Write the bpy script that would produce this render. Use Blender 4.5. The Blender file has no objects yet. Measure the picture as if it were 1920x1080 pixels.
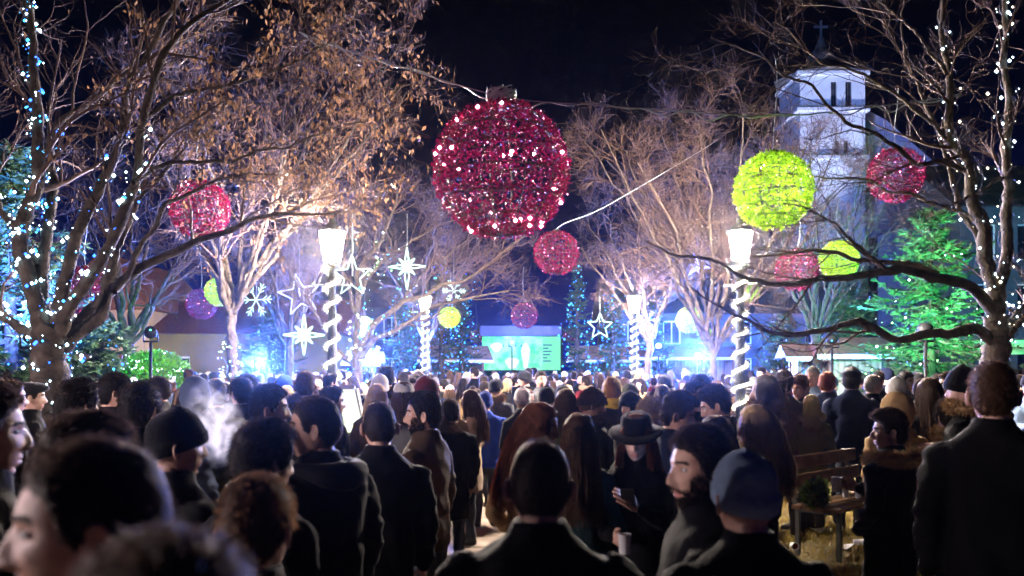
import bpy, math, random
import numpy as np
from mathutils import Matrix, Vector, Euler, noise as mnoise

SC = bpy.context.scene
COL = SC.collection
R = math.radians
CAMZ = 1.95
FPX = 1600.0          # focal length in pixels of the 1920 px wide photograph
HORIZON = 690.0

# ------------------------------------------------------------------ camera
cam_data = bpy.data.cameras.new('camera')
cam = bpy.data.objects.new('camera', cam_data)
COL.objects.link(cam)
cam.location = (0, 0, CAMZ)
cam.rotation_euler = (R(90), 0, 0)
cam_data.sensor_width = 36.0
cam_data.lens = 36.0 * FPX / 1920.0
cam_data.shift_y = (HORIZON - 540.0) / 1920.0
cam_data.clip_start = 0.05
cam_data.clip_end = 2000.0
cam_data.dof.use_dof = True
cam_data.dof.focus_distance = 12.0
cam_data.dof.aperture_fstop = 2.4
SC.camera = cam

# ------------------------------------------------------------------ night sky
W = bpy.data.worlds.new('World')
SC.world = W
W.use_nodes = True
wn = W.node_tree
wn.nodes.clear()
w_out = wn.nodes.new('ShaderNodeOutputWorld')
w_bg = wn.nodes.new('ShaderNodeBackground')
w_tc = wn.nodes.new('ShaderNodeTexCoord')
w_sep = wn.nodes.new('ShaderNodeSeparateXYZ')
w_ramp = wn.nodes.new('ShaderNodeValToRGB')
wn.links.new(w_tc.outputs['Generated'], w_sep.inputs[0])
wn.links.new(w_sep.outputs['Z'], w_ramp.inputs[0])
e = w_ramp.color_ramp.elements
e[0].position = 0.0
e[0].color = (0.0020, 0.0080, 0.1900, 1)
e[1].position = 0.40
e[1].color = (0.00008, 0.00016, 0.0008, 1)
for pos_, c_ in ((0.05, (0.0016, 0.0060, 0.1200, 1)), (0.12, (0.0008, 0.0032, 0.0360, 1)), (0.24, (0.0003, 0.0009, 0.0070, 1))):
    m = e.new(pos_)
    m.color = c_
wn.links.new(w_ramp.outputs['Color'], w_bg.inputs['Color'])
w_bg.inputs['Strength'].default_value = 1.0
wn.links.new(w_bg.outputs[0], w_out.inputs['Surface'])

# ------------------------------------------------------------------ exposure and sampling
SC.view_settings.view_transform = 'Standard'
SC.view_settings.look = 'None'
SC.view_settings.gamma = 1.0
SC.view_settings.exposure = 0.12
SC.view_settings.use_curve_mapping = False
SC.render.engine = 'CYCLES'
cy = SC.cycles
cy.use_denoising = True
try:
    cy.denoiser = 'OPENIMAGEDENOISE'
    cy.denoising_prefilter = 'FAST'
except Exception:
    pass
cy.max_bounces = 4
cy.diffuse_bounces = 2
cy.glossy_bounces = 2
cy.transmission_bounces = 3
cy.volume_bounces = 0
cy.transparent_max_bounces = 6
cy.sample_clamp_indirect = 2.0
cy.sample_clamp_direct = 0.0
cy.caustics_reflective = False
cy.caustics_refractive = False
cy.use_light_tree = True
cy.use_adaptive_sampling = True
cy.adaptive_threshold = 0.02


# ------------------------------------------------------------------ helpers
def P(px, py, d):
    """a point seen at photograph pixel (px, py), d metres in front of the camera"""
    return np.array([(px - 960.0) * d / FPX, d, CAMZ + (HORIZON - py) * d / FPX])


class Geo:
    """collects vertices and faces, then becomes ONE mesh"""
    def __init__(self):
        self.v, self.f, self.n = [], [], 0

    def add(self, verts, faces, mat=0):
        verts = np.asarray(verts, dtype=np.float64).reshape(-1, 3)
        faces = np.asarray(faces, dtype=np.int64)
        if len(verts) == 0 or len(faces) == 0:
            return self
        m = np.full(len(faces), mat, dtype=np.int32) if np.isscalar(mat) else np.asarray(mat, dtype=np.int32)
        self.v.append(verts)
        self.f.append((faces + self.n, m))
        self.n += len(verts)
        return self

    def merge(self, other, M=None, mat=None):
        vs = np.concatenate(other.v) if other.v else np.zeros((0, 3))
        if M is not None:
            M = np.array(M)
            vs = vs @ M[:3, :3].T + M[:3, 3]
        self.v.append(vs)
        for f, m in other.f:
            self.f.append((f + self.n, m if mat is None else np.full(len(f), mat, dtype=np.int32)))
        self.n += len(vs)
        return self

    def mesh(self, name, mats=(), smooth=True):
        me = bpy.data.meshes.new(name)
        if not self.v:
            return me
        vs = np.concatenate(self.v)
        me.vertices.add(len(vs))
        me.vertices.foreach_set('co', vs.astype(np.float32).ravel())
        loops = np.concatenate([f.ravel() for f, _ in self.f])
        tot = np.concatenate([np.full(len(f), f.shape[1]) for f, _ in self.f])
        start = np.concatenate([[0], np.cumsum(tot)[:-1]])
        mi = np.concatenate([m for _, m in self.f])
        me.loops.add(len(loops))
        me.loops.foreach_set('vertex_index', loops.astype(np.int32))
        me.polygons.add(len(tot))
        me.polygons.foreach_set('loop_start', start.astype(np.int32))
        me.polygons.foreach_set('loop_total', tot.astype(np.int32))
        for mt in mats:
            me.materials.append(mt)
        me.polygons.foreach_set('material_index', mi)
        me.polygons.foreach_set('use_smooth', np.full(len(tot), smooth, dtype=bool))
        me.update(calc_edges=True)
        return me


def link(name, data, parent=None, loc=None, rot=None, scale=None):
    o = bpy.data.objects.new(name, data)
    COL.objects.link(o)
    if parent is not None:
        o.parent = parent
    if loc is not None:
        o.location = loc
    if rot is not None:
        o.rotation_euler = rot
    if scale is not None:
        o.scale = (scale,) * 3 if np.isscalar(scale) else scale
    return o


def tag(o, label=None, cat=None, group=None, kind=None):
    if label:
        o['label'] = label
    if cat:
        o['category'] = cat
    if group:
        o['group'] = group
    if kind:
        o['kind'] = kind
    return o


def build(name, geo, mats, parent=None, smooth=True, **kw):
    if not isinstance(mats, (list, tuple)):
        mats = [mats]
    return link(name, geo.mesh(name, mats, smooth), parent, **kw)


def empty(name, loc=(0, 0, 0), rz=0.0):
    o = bpy.data.objects.new(name, None)
    COL.objects.link(o)
    o.location = loc
    o.rotation_euler = (0, 0, rz)
    o.empty_display_size = 0.1
    return o


def g_box(g, lo, hi, mat=0, bevel=0.0):
    x0, y0, z0 = lo
    x1, y1, z1 = hi
    if bevel <= 0:
        v = [(x0, y0, z0), (x1, y0, z0), (x1, y1, z0), (x0, y1, z0), (x0, y0, z1), (x1, y0, z1), (x1, y1, z1), (x0, y1, z1)]
        f = [(0, 3, 2, 1), (4, 5, 6, 7), (0, 1, 5, 4), (1, 2, 6, 5), (2, 3, 7, 6), (3, 0, 4, 7)]
        g.add(v, f, mat)
        return g
    b = bevel
    def ring(z, i):
        return [(x0 + i, y0 + b, z), (x0 + b, y0 + i, z), (x1 - b, y0 + i, z), (x1 - i, y0 + b, z),
                (x1 - i, y1 - b, z), (x1 - b, y1 - i, z), (x0 + b, y1 - i, z), (x0 + i, y1 - b, z)]
    v = ring(z0, b) + ring(z0 + b, 0) + ring(z1 - b, 0) + ring(z1, b)
    q = []
    for r in range(3):
        for k in range(8):
            q.append((r * 8 + k, r * 8 + (k + 1) % 8, (r + 1) * 8 + (k + 1) % 8, (r + 1) * 8 + k))
    n0 = g.n
    g.add(v, q, mat)
    g.f.append((np.array([[7, 6, 5, 4, 3, 2, 1, 0], [24, 25, 26, 27, 28, 29, 30, 31]]) + n0, np.full(2, mat, dtype=np.int32)))
    return g


def g_lathe(g, prof, n=16, mat=0, cx=0, cy_=0, sx=1.0, sy=1.0, cap=True):
    """prof: list of (radius, z)"""
    prof = np.array(prof, dtype=float)
    a = np.linspace(0, 2 * np.pi, n, endpoint=False)
    m = len(prof)
    v = np.zeros((m, n, 3))
    v[:, :, 0] = cx + prof[:, :1] * np.cos(a) * sx
    v[:, :, 1] = cy_ + prof[:, :1] * np.sin(a) * sy
    v[:, :, 2] = prof[:, 1:2]
    i = np.arange(m - 1)[:, None] * n
    k = np.arange(n)[None, :]
    k2 = (k + 1) % n
    f = np.stack([i + k, i + k2, i + n + k2, i + n + k], -1).reshape(-1, 4)
    n0 = g.n
    g.add(v.reshape(-1, 3), f, mat)
    if cap:
        caps = []
        if prof[0, 0] > 1e-4:
            caps.append(np.arange(n)[::-1])
        if prof[-1, 0] > 1e-4:
            caps.append(np.arange(n) + (m - 1) * n)
        if caps:
            g.f.append((np.array(caps) + n0, np.full(len(caps), mat, dtype=np.int32)))
    return g


def g_tubes(g, pts, rad, k=5, mat=0, caps=False):
    """pts (N,M,3), rad (N,M): N tubes of M rings"""
    pts = np.asarray(pts, dtype=float)
    if pts.ndim == 2:
        pts = pts[None]
    rad = np.asarray(rad, dtype=float)
    if rad.ndim == 0:
        rad = np.full(pts.shape[:2], float(rad))
    if rad.ndim == 1:
        rad = np.broadcast_to(rad, pts.shape[:2])
    N, M, _ = pts.shape
    if N == 0:
        return g
    t = np.gradient(pts, axis=1)
    t /= np.linalg.norm(t, axis=2, keepdims=True) + 1e-9
    md = pts[:, -1] - pts[:, 0]
    md /= np.linalg.norm(md, axis=1, keepdims=True) + 1e-9
    ref = np.where(np.abs(md[:, 2:3]) < 0.75, np.array([[0, 0, 1.0]]), np.array([[0.8, 0.6, 0]]))
    ref = np.repeat(ref[:, None, :], M, axis=1)
    u = np.cross(t, ref)
    u /= np.linalg.norm(u, axis=2, keepdims=True) + 1e-9
    w = np.cross(t, u)
    a = np.linspace(0, 2 * np.pi, k, endpoint=False)
    v = pts[:, :, None, :] + rad[:, :, None, None] * (np.cos(a)[None, None, :, None] * u[:, :, None, :] + np.sin(a)[None, None, :, None] * w[:, :, None, :])
    b = (np.arange(N) * M * k)[:, None, None]
    i = (np.arange(M - 1) * k)[None, :, None]
    kk = np.arange(k)[None, None, :]
    k2 = (kk + 1) % k
    f = np.stack([b + i + kk, b + i + k + kk, b + i + k + k2, b + i + k2], -1).reshape(-1, 4)
    n0 = g.n
    g.add(v.reshape(-1, 3), f, mat)
    if caps:
        c0 = (np.arange(N) * M * k)[:, None] + np.arange(k)[None, :]
        c1 = (np.arange(N) * M * k + (M - 1) * k)[:, None] + np.arange(k)[::-1][None, :]
        g.f.append((np.concatenate([c0, c1]) + n0, np.full(2 * N, mat, dtype=np.int32)))
    return g


def g_limbs(g, pts, rad, k, seed, rough=.09, mat=0):
    """like g_tubes, with knotty uneven rings"""
    rr = np.random.default_rng(seed)
    g_tubes(g, pts, rad, k, mat)
    N, M_ = pts.shape[:2]
    v = g.v[-1].reshape(N, M_, k, 3)
    ang = rr.normal(0, rough, (N, 1, k)) * .8 + rr.normal(0, rough, (N, M_, k))
    knot = 1 + np.where(rr.uniform(0, 1, (N, M_, 1)) > .93, rr.uniform(.1, .3, (N, M_, 1)), 0)
    c = pts[:, :, None, :]
    g.v[-1] = (c + (v - c) * ((1 + ang) * knot)[..., None]).reshape(-1, 3)
    return g


def g_bar(g, a, b, r, k=6, mat=0):
    return g_tubes(g, np.array([[a, b]]), r, k, mat, caps=True)


OCT_V = np.array([(1, 0, 0), (-1, 0, 0), (0, 1, 0), (0, -1, 0), (0, 0, 1), (0, 0, -1)], dtype=float)
OCT_F = np.array([(0, 2, 4), (2, 1, 4), (1, 3, 4), (3, 0, 4), (2, 0, 5), (1, 2, 5), (3, 1, 5), (0, 3, 5)])


def g_dots(g, pts, r, mat=0):
    """a small bulb at each point"""
    pts = np.asarray(pts, dtype=float).reshape(-1, 3)
    n = len(pts)
    if n == 0:
        return g
    r = np.broadcast_to(np.asarray(r, dtype=float), (n,))
    v = pts[:, None, :] + OCT_V[None] * r[:, None, None]
    f = OCT_F[None] + (np.arange(n) * 6)[:, None, None]
    if not np.isscalar(mat):
        mat = np.repeat(np.asarray(mat), 8)
    g.add(v.reshape(-1, 3), f.reshape(-1, 3), mat)
    return g


def g_strips(g, base, direc, side, length, width, mat=0):
    """single leaf-like quads (kite shaped)"""
    base = np.asarray(base)
    n = len(base)
    if n == 0:
        return g
    length = np.broadcast_to(np.asarray(length, dtype=float), (n,))[:, None]
    width = np.broadcast_to(np.asarray(width, dtype=float), (n,))[:, None]
    v = np.stack([base, base + direc * length * 0.45 + side * width * 0.5, base + direc * length, base + direc * length * 0.45 - side * width * 0.5], 1)
    f = np.arange(n * 4).reshape(n, 4)
    g.add(v.reshape(-1, 3), f, mat)
    return g


def unit(v):
    v = np.asarray(v, dtype=float)
    return v / (np.linalg.norm(v, axis=-1, keepdims=True) + 1e-9)


def smoothline(pts, m):
    """Catmull-Rom through pts, resampled to m points at even spacing"""
    pts = np.asarray(pts, dtype=float)
    if len(pts) < 3:
        tt = np.linspace(0, 1, m)[:, None]
        return pts[0] * (1 - tt) + pts[-1] * tt
    q = np.vstack([2 * pts[0] - pts[1], pts, 2 * pts[-1] - pts[-2]])
    out = []
    for i in range(1, len(q) - 2):
        for t in np.linspace(0, 1, 8, endpoint=False):
            a, b, c, d = q[i - 1], q[i], q[i + 1], q[i + 2]
            out.append(0.5 * ((2 * b) + (c - a) * t + (2 * a - 5 * b + 4 * c - d) * t * t + (-a + 3 * b - 3 * c + d) * t ** 3))
    out.append(pts[-1])
    out = np.array(out)
    s = np.concatenate([[0], np.cumsum(np.linalg.norm(np.diff(out, axis=0), axis=1))])
    ss = np.linspace(0, s[-1], m)
    return np.stack([np.interp(ss, s, out[:, j]) for j in range(3)], 1)


# ------------------------------------------------------------------ materials
def mat_new(name):
    m = bpy.data.materials.new(name)
    m.use_nodes = True
    nt = m.node_tree
    bs = nt.nodes['Principled BSDF']
    return m, nt, bs


def mat_noise(name, c1, c2, scale=8.0, rough=0.8, bump=0.0, detail=4.0, spec=0.3, metallic=0.0, coords='Object', bump_scale=None, sheen=0.0):
    m, nt, bs = mat_new(name)
    tc = nt.nodes.new('ShaderNodeTexCoord')
    nz = nt.nodes.new('ShaderNodeTexNoise')
    nz.inputs['Scale'].default_value = scale
    nz.inputs['Detail'].default_value = detail
    rp = nt.nodes.new('ShaderNodeValToRGB')
    rp.color_ramp.elements[0].position = 0.3
    rp.color_ramp.elements[1].position = 0.7
    rp.color_ramp.elements[0].color = (*c1, 1)
    rp.color_ramp.elements[1].color = (*c2, 1)
    nt.links.new(tc.outputs[coords], nz.inputs['Vector'])
    nt.links.new(nz.outputs['Fac'], rp.inputs[0])
    nt.links.new(rp.outputs[0], bs.inputs['Base Color'])
    bs.inputs['Roughness'].default_value = rough
    bs.inputs['Specular IOR Level'].default_value = spec
    bs.inputs['Metallic'].default_value = metallic
    if sheen:
        bs.inputs['Sheen Weight'].default_value = sheen
    if bump:
        n2 = nt.nodes.new('ShaderNodeTexNoise')
        n2.inputs['Scale'].default_value = bump_scale or scale * 3
        n2.inputs['Detail'].default_value = 5
        bp = nt.nodes.new('ShaderNodeBump')
        bp.inputs['Strength'].default_value = bump
        bp.inputs['Distance'].default_value = 0.02
        nt.links.new(tc.outputs[coords], n2.inputs['Vector'])
        nt.links.new(n2.outputs['Fac'], bp.inputs['Height'])
        nt.links.new(bp.outputs[0], bs.inputs['Normal'])
    return m


def mat_objcolor(name, rough=0.8, spec=0.25, vary=0.35, scale=6.0, bump=0.15, bump_scale=120.0, sheen=0.0):
    """cloth / hair whose colour is the object's own colour"""
    m, nt, bs = mat_new(name)
    oi = nt.nodes.new('ShaderNodeObjectInfo')
    tc = nt.nodes.new('ShaderNodeTexCoord')
    nz = nt.nodes.new('ShaderNodeTexNoise')
    nz.inputs['Scale'].default_value = scale
    nz.inputs['Detail'].default_value = 4
    mr = nt.nodes.new('ShaderNodeMapRange')
    mr.inputs['To Min'].default_value = 1.0 - vary
    mr.inputs['To Max'].default_value = 1.0 + vary
    mx = nt.nodes.new('ShaderNodeVectorMath')
    mx.operation = 'SCALE'
    nt.links.new(tc.outputs['Object'], nz.inputs['Vector'])
    nt.links.new(nz.outputs['Fac'], mr.inputs['Value'])
    nt.links.new(oi.outputs['Color'], mx.inputs[0])
    nt.links.new(mr.outputs[0], mx.inputs['Scale'])
    nt.links.new(mx.outputs[0], bs.inputs['Base Color'])
    bs.inputs['Roughness'].default_value = rough
    bs.inputs['Specular IOR Level'].default_value = spec
    if sheen:
        bs.inputs['Sheen Weight'].default_value = sheen
    if bump:
        n2 = nt.nodes.new('ShaderNodeTexNoise')
        n2.inputs['Scale'].default_value = bump_scale
        n2.inputs['Detail'].default_value = 3
        bp = nt.nodes.new('ShaderNodeBump')
        bp.inputs['Strength'].default_value = bump
        bp.inputs['Distance'].default_value = 0.01
        nt.links.new(tc.outputs['Object'], n2.inputs['Vector'])
        nt.links.new(n2.outputs['Fac'], bp.inputs['Height'])
        nt.links.new(bp.outputs[0], bs.inputs['Normal'])
    return m


def mat_emit(name, col, strength, sample=False):
    m = bpy.data.materials.new(name)
    m.use_nodes = True
    nt = m.node_tree
    nt.nodes.clear()
    o = nt.nodes.new('ShaderNodeOutputMaterial')
    em = nt.nodes.new('ShaderNodeEmission')
    em.inputs['Color'].default_value = (*col, 1)
    em.inputs['Strength'].default_value = strength
    nt.links.new(em.outputs[0], o.inputs['Surface'])
    m.cycles.emission_sampling = 'FRONT_BACK' if sample else 'NONE'
    return m


def mat_foil(name, c1, c2, transl=0.4, scale=30, metallic=0.0):
    """tinsel and leaves: light comes through"""
    m, nt, bs = mat_new(name)
    tc = nt.nodes.new('ShaderNodeTexCoord')
    nz = nt.nodes.new('ShaderNodeTexNoise')
    nz.inputs['Scale'].default_value = scale
    rp = nt.nodes.new('ShaderNodeValToRGB')
    rp.color_ramp.elements[0].position = 0.35
    rp.color_ramp.elements[1].position = 0.65
    rp.color_ramp.elements[0].color = (*c1, 1)
    rp.color_ramp.elements[1].color = (*c2, 1)
    nt.links.new(tc.outputs['Object'], nz.inputs['Vector'])
    nt.links.new(nz.outputs['Fac'], rp.inputs[0])
    nt.links.new(rp.outputs[0], bs.inputs['Base Color'])
    bs.inputs['Roughness'].default_value = 0.45
    bs.inputs['Metallic'].default_value = metallic
    bs.inputs['Specular IOR Level'].default_value = 0.2
    tr = nt.nodes.new('ShaderNodeBsdfTranslucent')
    nt.links.new(rp.outputs[0], tr.inputs['Color'])
    mx = nt.nodes.new('ShaderNodeMixShader')
    mx.inputs[0].default_value = transl
    out = nt.nodes['Material Output']
    nt.links.new(bs.outputs[0], mx.inputs[1])
    nt.links.new(tr.outputs[0], mx.inputs[2])
    nt.links.new(mx.outputs[0], out.inputs['Surface'])
    return m


M = {}
M['bark'] = mat_noise('bark', (0.025, 0.019, 0.015), (0.09, 0.07, 0.056), 9, 0.9, 0.9, bump_scale=26)
M['bark_pale'] = mat_noise('bark_pale', (0.05, 0.038, 0.03), (0.16, 0.125, 0.1), 9, 0.9, 0.8, bump_scale=26)
M['twig'] = mat_noise('twig', (0.05, 0.029, 0.021), (0.15, 0.092, 0.069), 3, 0.8)
M['dry_leaf'] = mat_foil('dry_leaf', (0.11, 0.055, 0.025), (0.32, 0.18, 0.09), 0.4, 9)
M['needle'] = mat_foil('needle', (0.03, 0.07, 0.035), (0.08, 0.15, 0.07), 0.35, 5)
M['leaf_green'] = mat_foil('leaf_green', (0.06, 0.12, 0.015), (0.16, 0.22, 0.03), 0.35, 6)
M['grass'] = mat_foil('grass', (0.2, 0.14, 0.03), (0.45, 0.34, 0.09), 0.3, 3)
M['iron'] = mat_noise('iron', (0.05, 0.055, 0.05), (0.1, 0.11, 0.1), 20, 0.45, 0.2, spec=0.5)
M['wire'] = mat_noise('wire', (0.03, 0.035, 0.03), (0.06, 0.07, 0.065), 20, 0.5)
M['cable'] = mat_noise('cable', (0.2, 0.24, 0.25), (0.36, 0.4, 0.42), 20, 0.35, spec=0.5)
M['stone'] = mat_noise('stone', (0.24, 0.18, 0.13), (0.36, 0.28, 0.21), 4, 0.75, 0.3)
M['soil'] = mat_noise('soil', (0.07, 0.05, 0.022), (0.19, 0.145, 0.06), 2.2, 0.95, 0.6, bump_scale=20)
M['joint'] = mat_noise('joint', (0.05, 0.045, 0.04), (0.09, 0.08, 0.07), 8, 0.9)
M['wood'] = mat_noise('wood', (0.13, 0.07, 0.035), (0.3, 0.17, 0.09), 6, 0.6, 0.3)
M['wood_pale'] = mat_noise('wood_pale', (0.3, 0.17, 0.1), (0.5, 0.32, 0.2), 5, 0.7, 0.3)
M['roof_tile'] = mat_noise('roof_tile', (0.16, 0.06, 0.04), (0.28, 0.12, 0.08), 9, 0.8, 0.4)
M['plaster_white'] = mat_noise('plaster_white', (0.6, 0.6, 0.6), (0.78, 0.78, 0.78), 0.6, 0.85, 0.2, bump_scale=8)
M['plaster_beige'] = mat_noise('plaster_beige', (0.5, 0.36, 0.24), (0.62, 0.47, 0.33), 0.8, 0.85, 0.2, bump_scale=8)
M['plaster_olive'] = mat_noise('plaster_olive', (0.15, 0.125, 0.045), (0.22, 0.19, 0.07), 0.8, 0.85, 0.2, bump_scale=8)
M['plaster_grey'] = mat_noise('plaster_grey', (0.07, 0.075, 0.09), (0.13, 0.14, 0.16), 0.8, 0.85, 0.2, bump_scale=8)
M['slate'] = mat_noise('slate', (0.05, 0.05, 0.06), (0.1, 0.1, 0.11), 3, 0.7, 0.3)
M['dark_glass'] = mat_noise('dark_glass', (0.01, 0.012, 0.016), (0.02, 0.022, 0.03), 3, 0.12, spec=0.6)
M['white_paint'] = mat_noise('white_paint', (0.7, 0.68, 0.66), (0.82, 0.8, 0.78), 3, 0.6)
M['black_metal'] = mat_noise('black_metal', (0.01, 0.01, 0.012), (0.02, 0.02, 0.022), 8, 0.5)
M['paper_cup'] = mat_noise('paper_cup', (0.75, 0.76, 0.78), (0.85, 0.85, 0.86), 12, 0.6)
M['drink'] = mat_noise('drink', (0.12, 0.03, 0.02), (0.18, 0.05, 0.03), 12, 0.1, spec=0.5)
M['lamp_glass'] = mat_emit('lamp_glass', (1.0, 0.85, 0.74), 3600.0, True)
M['lamp_glass_far'] = mat_emit('lamp_glass_far', (1.0, 0.84, 0.76), 2000.0, True)
M['fill_bulb'] = mat_emit('fill_bulb', (1.0, 0.82, 0.86), 3000.0, True)  # fill light: bulbs of the added stall out of view
M['phone_screen'] = mat_emit('phone_screen', (0.2, 0.4, 1.0), 12.0, True)
M['led_spot'] = mat_emit('led_spot', (1.0, 0.26, 0.46), 150.0, True)
M['led_white'] = mat_emit('led_white', (0.6, 0.88, 1.0), 20.0)
M['led_warm'] = mat_emit('led_warm', (1.0, 0.93, 0.7), 5.0)
M['led_blue'] = mat_emit('led_blue', (0.03, 0.16, 1.0), 7.0)
M['led_teal'] = mat_emit('led_teal', (0.06, 0.5, 1.0), 5.0)
M['led_green'] = mat_emit('led_green', (0.35, 1.0, 0.3), 7.0)
M['led_pink'] = mat_emit('led_pink', (1.0, 0.36, 0.58), 9.0)
M['led_red'] = mat_emit('led_red', (1.0, 0.03, 0.14), 1.6)
M['led_lime'] = mat_emit('led_lime', (0.8, 1.0, 0.35), 12.0)
M['rope_white'] = mat_emit('rope_white', (0.6, 1.0, 0.9), 2.6)
M['rope_cold'] = mat_emit('rope_cold', (0.5, 0.55, 1.0), 2.6)
M['rope_blue'] = mat_emit('rope_blue', (0.2, 0.25, 1.0), 8.0)
M['garland_light'] = mat_emit('garland_light', (1.0, 0.95, 0.7), 5.0)
M['tinsel_red'] = mat_foil('tinsel_red', (0.035, 0.0008, 0.008), (0.21, 0.004, 0.05), 0.4, 24, .7)
M['tinsel_lime'] = mat_foil('tinsel_lime', (0.36, 0.52, 0.02), (0.65, 0.85, 0.08), 0.4, 40, .4)
# people
M['coat'] = mat_objcolor('coat', 0.85, 0.1, 0.3, 5.0, 0.35, 45)
M['knit'] = mat_objcolor('knit', 0.95, 0.1, 0.25, 30.0, 0.5, 160, sheen=0.2)
M['hair'] = mat_objcolor('hair', 0.6, 0.15, 0.5, 40.0, 0.3, 150)
# hair lets light through: a mix with a translucent lobe in a lighter shade of the same colour
def hair_translucent(m, f=.4, gain=5.0):
    nt = m.node_tree
    bs = nt.nodes['Principled BSDF']
    src = bs.inputs['Base Color'].links[0].from_socket
    sc_ = nt.nodes.new('ShaderNodeVectorMath')
    sc_.operation = 'SCALE'
    sc_.inputs['Scale'].default_value = gain
    tr = nt.nodes.new('ShaderNodeBsdfTranslucent')
    mx = nt.nodes.new('ShaderNodeMixShader')
    mx.inputs[0].default_value = f
    nt.links.new(src, sc_.inputs[0])
    mn = nt.nodes.new('ShaderNodeVectorMath')
    mn.operation = 'MINIMUM'
    mn.inputs[1].default_value = (.62, .5, .36)
    nt.links.new(sc_.outputs[0], mn.inputs[0])
    nt.links.new(mn.outputs[0], tr.inputs['Color'])
    nt.links.new(bs.outputs[0], mx.inputs[1])
    nt.links.new(tr.outputs[0], mx.inputs[2])
    nt.links.new(mx.outputs[0], nt.nodes['Material Output'].inputs['Surface'])


hair_translucent(M['hair'])
for nm_, w_, t_ in (('hair', .55, (1, .7, .52, 1)), ('coat', .02, (.9, .85, .9, 1)), ('knit', .35, (.9, .9, 1, 1))):
    b_ = M[nm_].node_tree.nodes['Principled BSDF']
    b_.inputs['Sheen Weight'].default_value = w_
    b_.inputs['Sheen Roughness'].default_value = .35
    b_.inputs['Sheen Tint'].default_value = t_
M['fur'] = mat_objcolor('fur', 0.9, 0.1, 0.5, 40.0, 0.0)
M['trousers'] = mat_noise('trousers', (0.012, 0.014, 0.02), (0.035, 0.04, 0.055), 7, 0.85, 0.2, bump_scale=60)
M['shoe'] = mat_noise('shoe', (0.015, 0.013, 0.012), (0.04, 0.035, 0.03), 12, 0.6)
M['skin'] = mat_noise('skin', (0.42, 0.21, 0.155), (0.63, 0.41, 0.32), 24, 0.5, 0.25, detail=8, bump_scale=320)
M['lips'] = mat_noise('lips', (0.42, 0.16, 0.13), (0.5, 0.2, 0.17), 30, 0.45)
M['brow'] = mat_noise('brow', (0.015, 0.01, 0.008), (0.04, 0.028, 0.02), 80, 0.8, 0.4, bump_scale=200)
M['eye'] = mat_noise('eye', (0.6, 0.58, 0.56), (0.7, 0.68, 0.66), 20, 0.2)
M['iris'] = mat_noise('iris', (0.01, 0.008, 0.006), (0.03, 0.02, 0.015), 60, 0.15)
BODY_MATS = ['coat', 'trousers', 'shoe', 'skin', 'lips', 'brow', 'eye', 'iris']
# ================================================================== SETTING
rng = np.random.default_rng(7)
g = Geo()
n = 60
xs = np.concatenate([np.linspace(-400, -14, 14, endpoint=False), np.linspace(-14, 14, 113), np.linspace(14, 400, 15)[1:]])
ys = np.concatenate([np.linspace(-60, 0, 6, endpoint=False), np.linspace(0, 40, 81), np.linspace(40, 700, 14)[1:]])
X, Y = np.meshgrid(xs, ys)
Z = np.zeros_like(X)
for i in range(X.shape[0]):
    for j in range(X.shape[1]):
        if abs(X[i, j]) < 15 and -1 < Y[i, j] < 42:
            off = max(0.0, min(1.0, (abs(X[i, j] - 0.3) - 3.4) / 1.5))
            up = max(0.0, min(1.0, (X[i, j] - 2.72) / .5)) * max(0.0, min(1.0, (9.7 - Y[i, j]) / .6))
            Z[i, j] = .2 * up * up * (3 - 2 * up) + off * 0.05 * (mnoise.noise((X[i, j] * 0.9, Y[i, j] * 0.9, 3.0)))
nx, ny = len(xs), len(ys)
idx = np.arange(nx * ny).reshape(ny, nx)
f = np.stack([idx[:-1, :-1], idx[:-1, 1:], idx[1:, 1:], idx[1:, :-1]], -1).reshape(-1, 4)
g.add(np.stack([X, Y, Z - 0.03], -1).reshape(-1, 3), f)
ground = tag(build('ground', g, M['soil']), 'bare brown park ground with thin grass', kind='structure')

# the paved promenade between the two rows of lamps: a bed of joints and slabs laid one by one
PATH = (-2.3, 2.6)
g = Geo()
g_box(g, (PATH[0], -4, -0.05), (PATH[1], 46, 0.0))
path = tag(build('path', g, M['joint']), 'paved promenade through the park', kind='structure')
slab_meshes = []
for k in range(4):
    g = Geo()
    g_box(g, (-0.395, -0.295, -0.03), (0.395, 0.295, 0.012 + 0.002 * k), bevel=0.006)
    slab_meshes.append(g.mesh('slab', [M['stone']], False))
cnt = 0
for r in range(12):
    yy = 8.3 + r * 0.6
    for c in range(6):
        xx = PATH[0] + 0.45 + c * 0.8 + (0.2 if r % 2 else -0.2) * 0.5
        o = link('slab', slab_meshes[int(rng.integers(4))], path, loc=(xx, yy, 0.002), rot=(rng.normal(0, .003), rng.normal(0, .003), 0))
        cnt += 1
g = Geo()
for r in range(-20, 62):
    if 0 <= r < 12:
        continue
    yy = 8.3 + r * 0.6
    if yy < -3.6 or yy > 45.6:
        continue
    for c in range(6):
        xx = PATH[0] + 0.45 + c * 0.8 + (0.2 if r % 2 else -0.2) * 0.5
        g_box(g, (xx - .395, yy - .295, -0.02), (xx + .395, yy + .295, 0.012))
tag(build('paving', g, M['stone'], path, smooth=False), kind='stuff')

# kerbs along the promenade
for xk in (PATH[0] - 0.09, PATH[1] + 0.09):
    g = Geo()
    for k in range(48):
        g_box(g, (xk - 0.07, -3 + k * 1.0 + 0.005, -0.1), (xk + 0.07, -2 + k * 1.0 - 0.005, 0.08), bevel=0.012)
    tag(build('kerb', g, M['stone'], smooth=False), 'low stone kerb edging the promenade', kind='structure')


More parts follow.
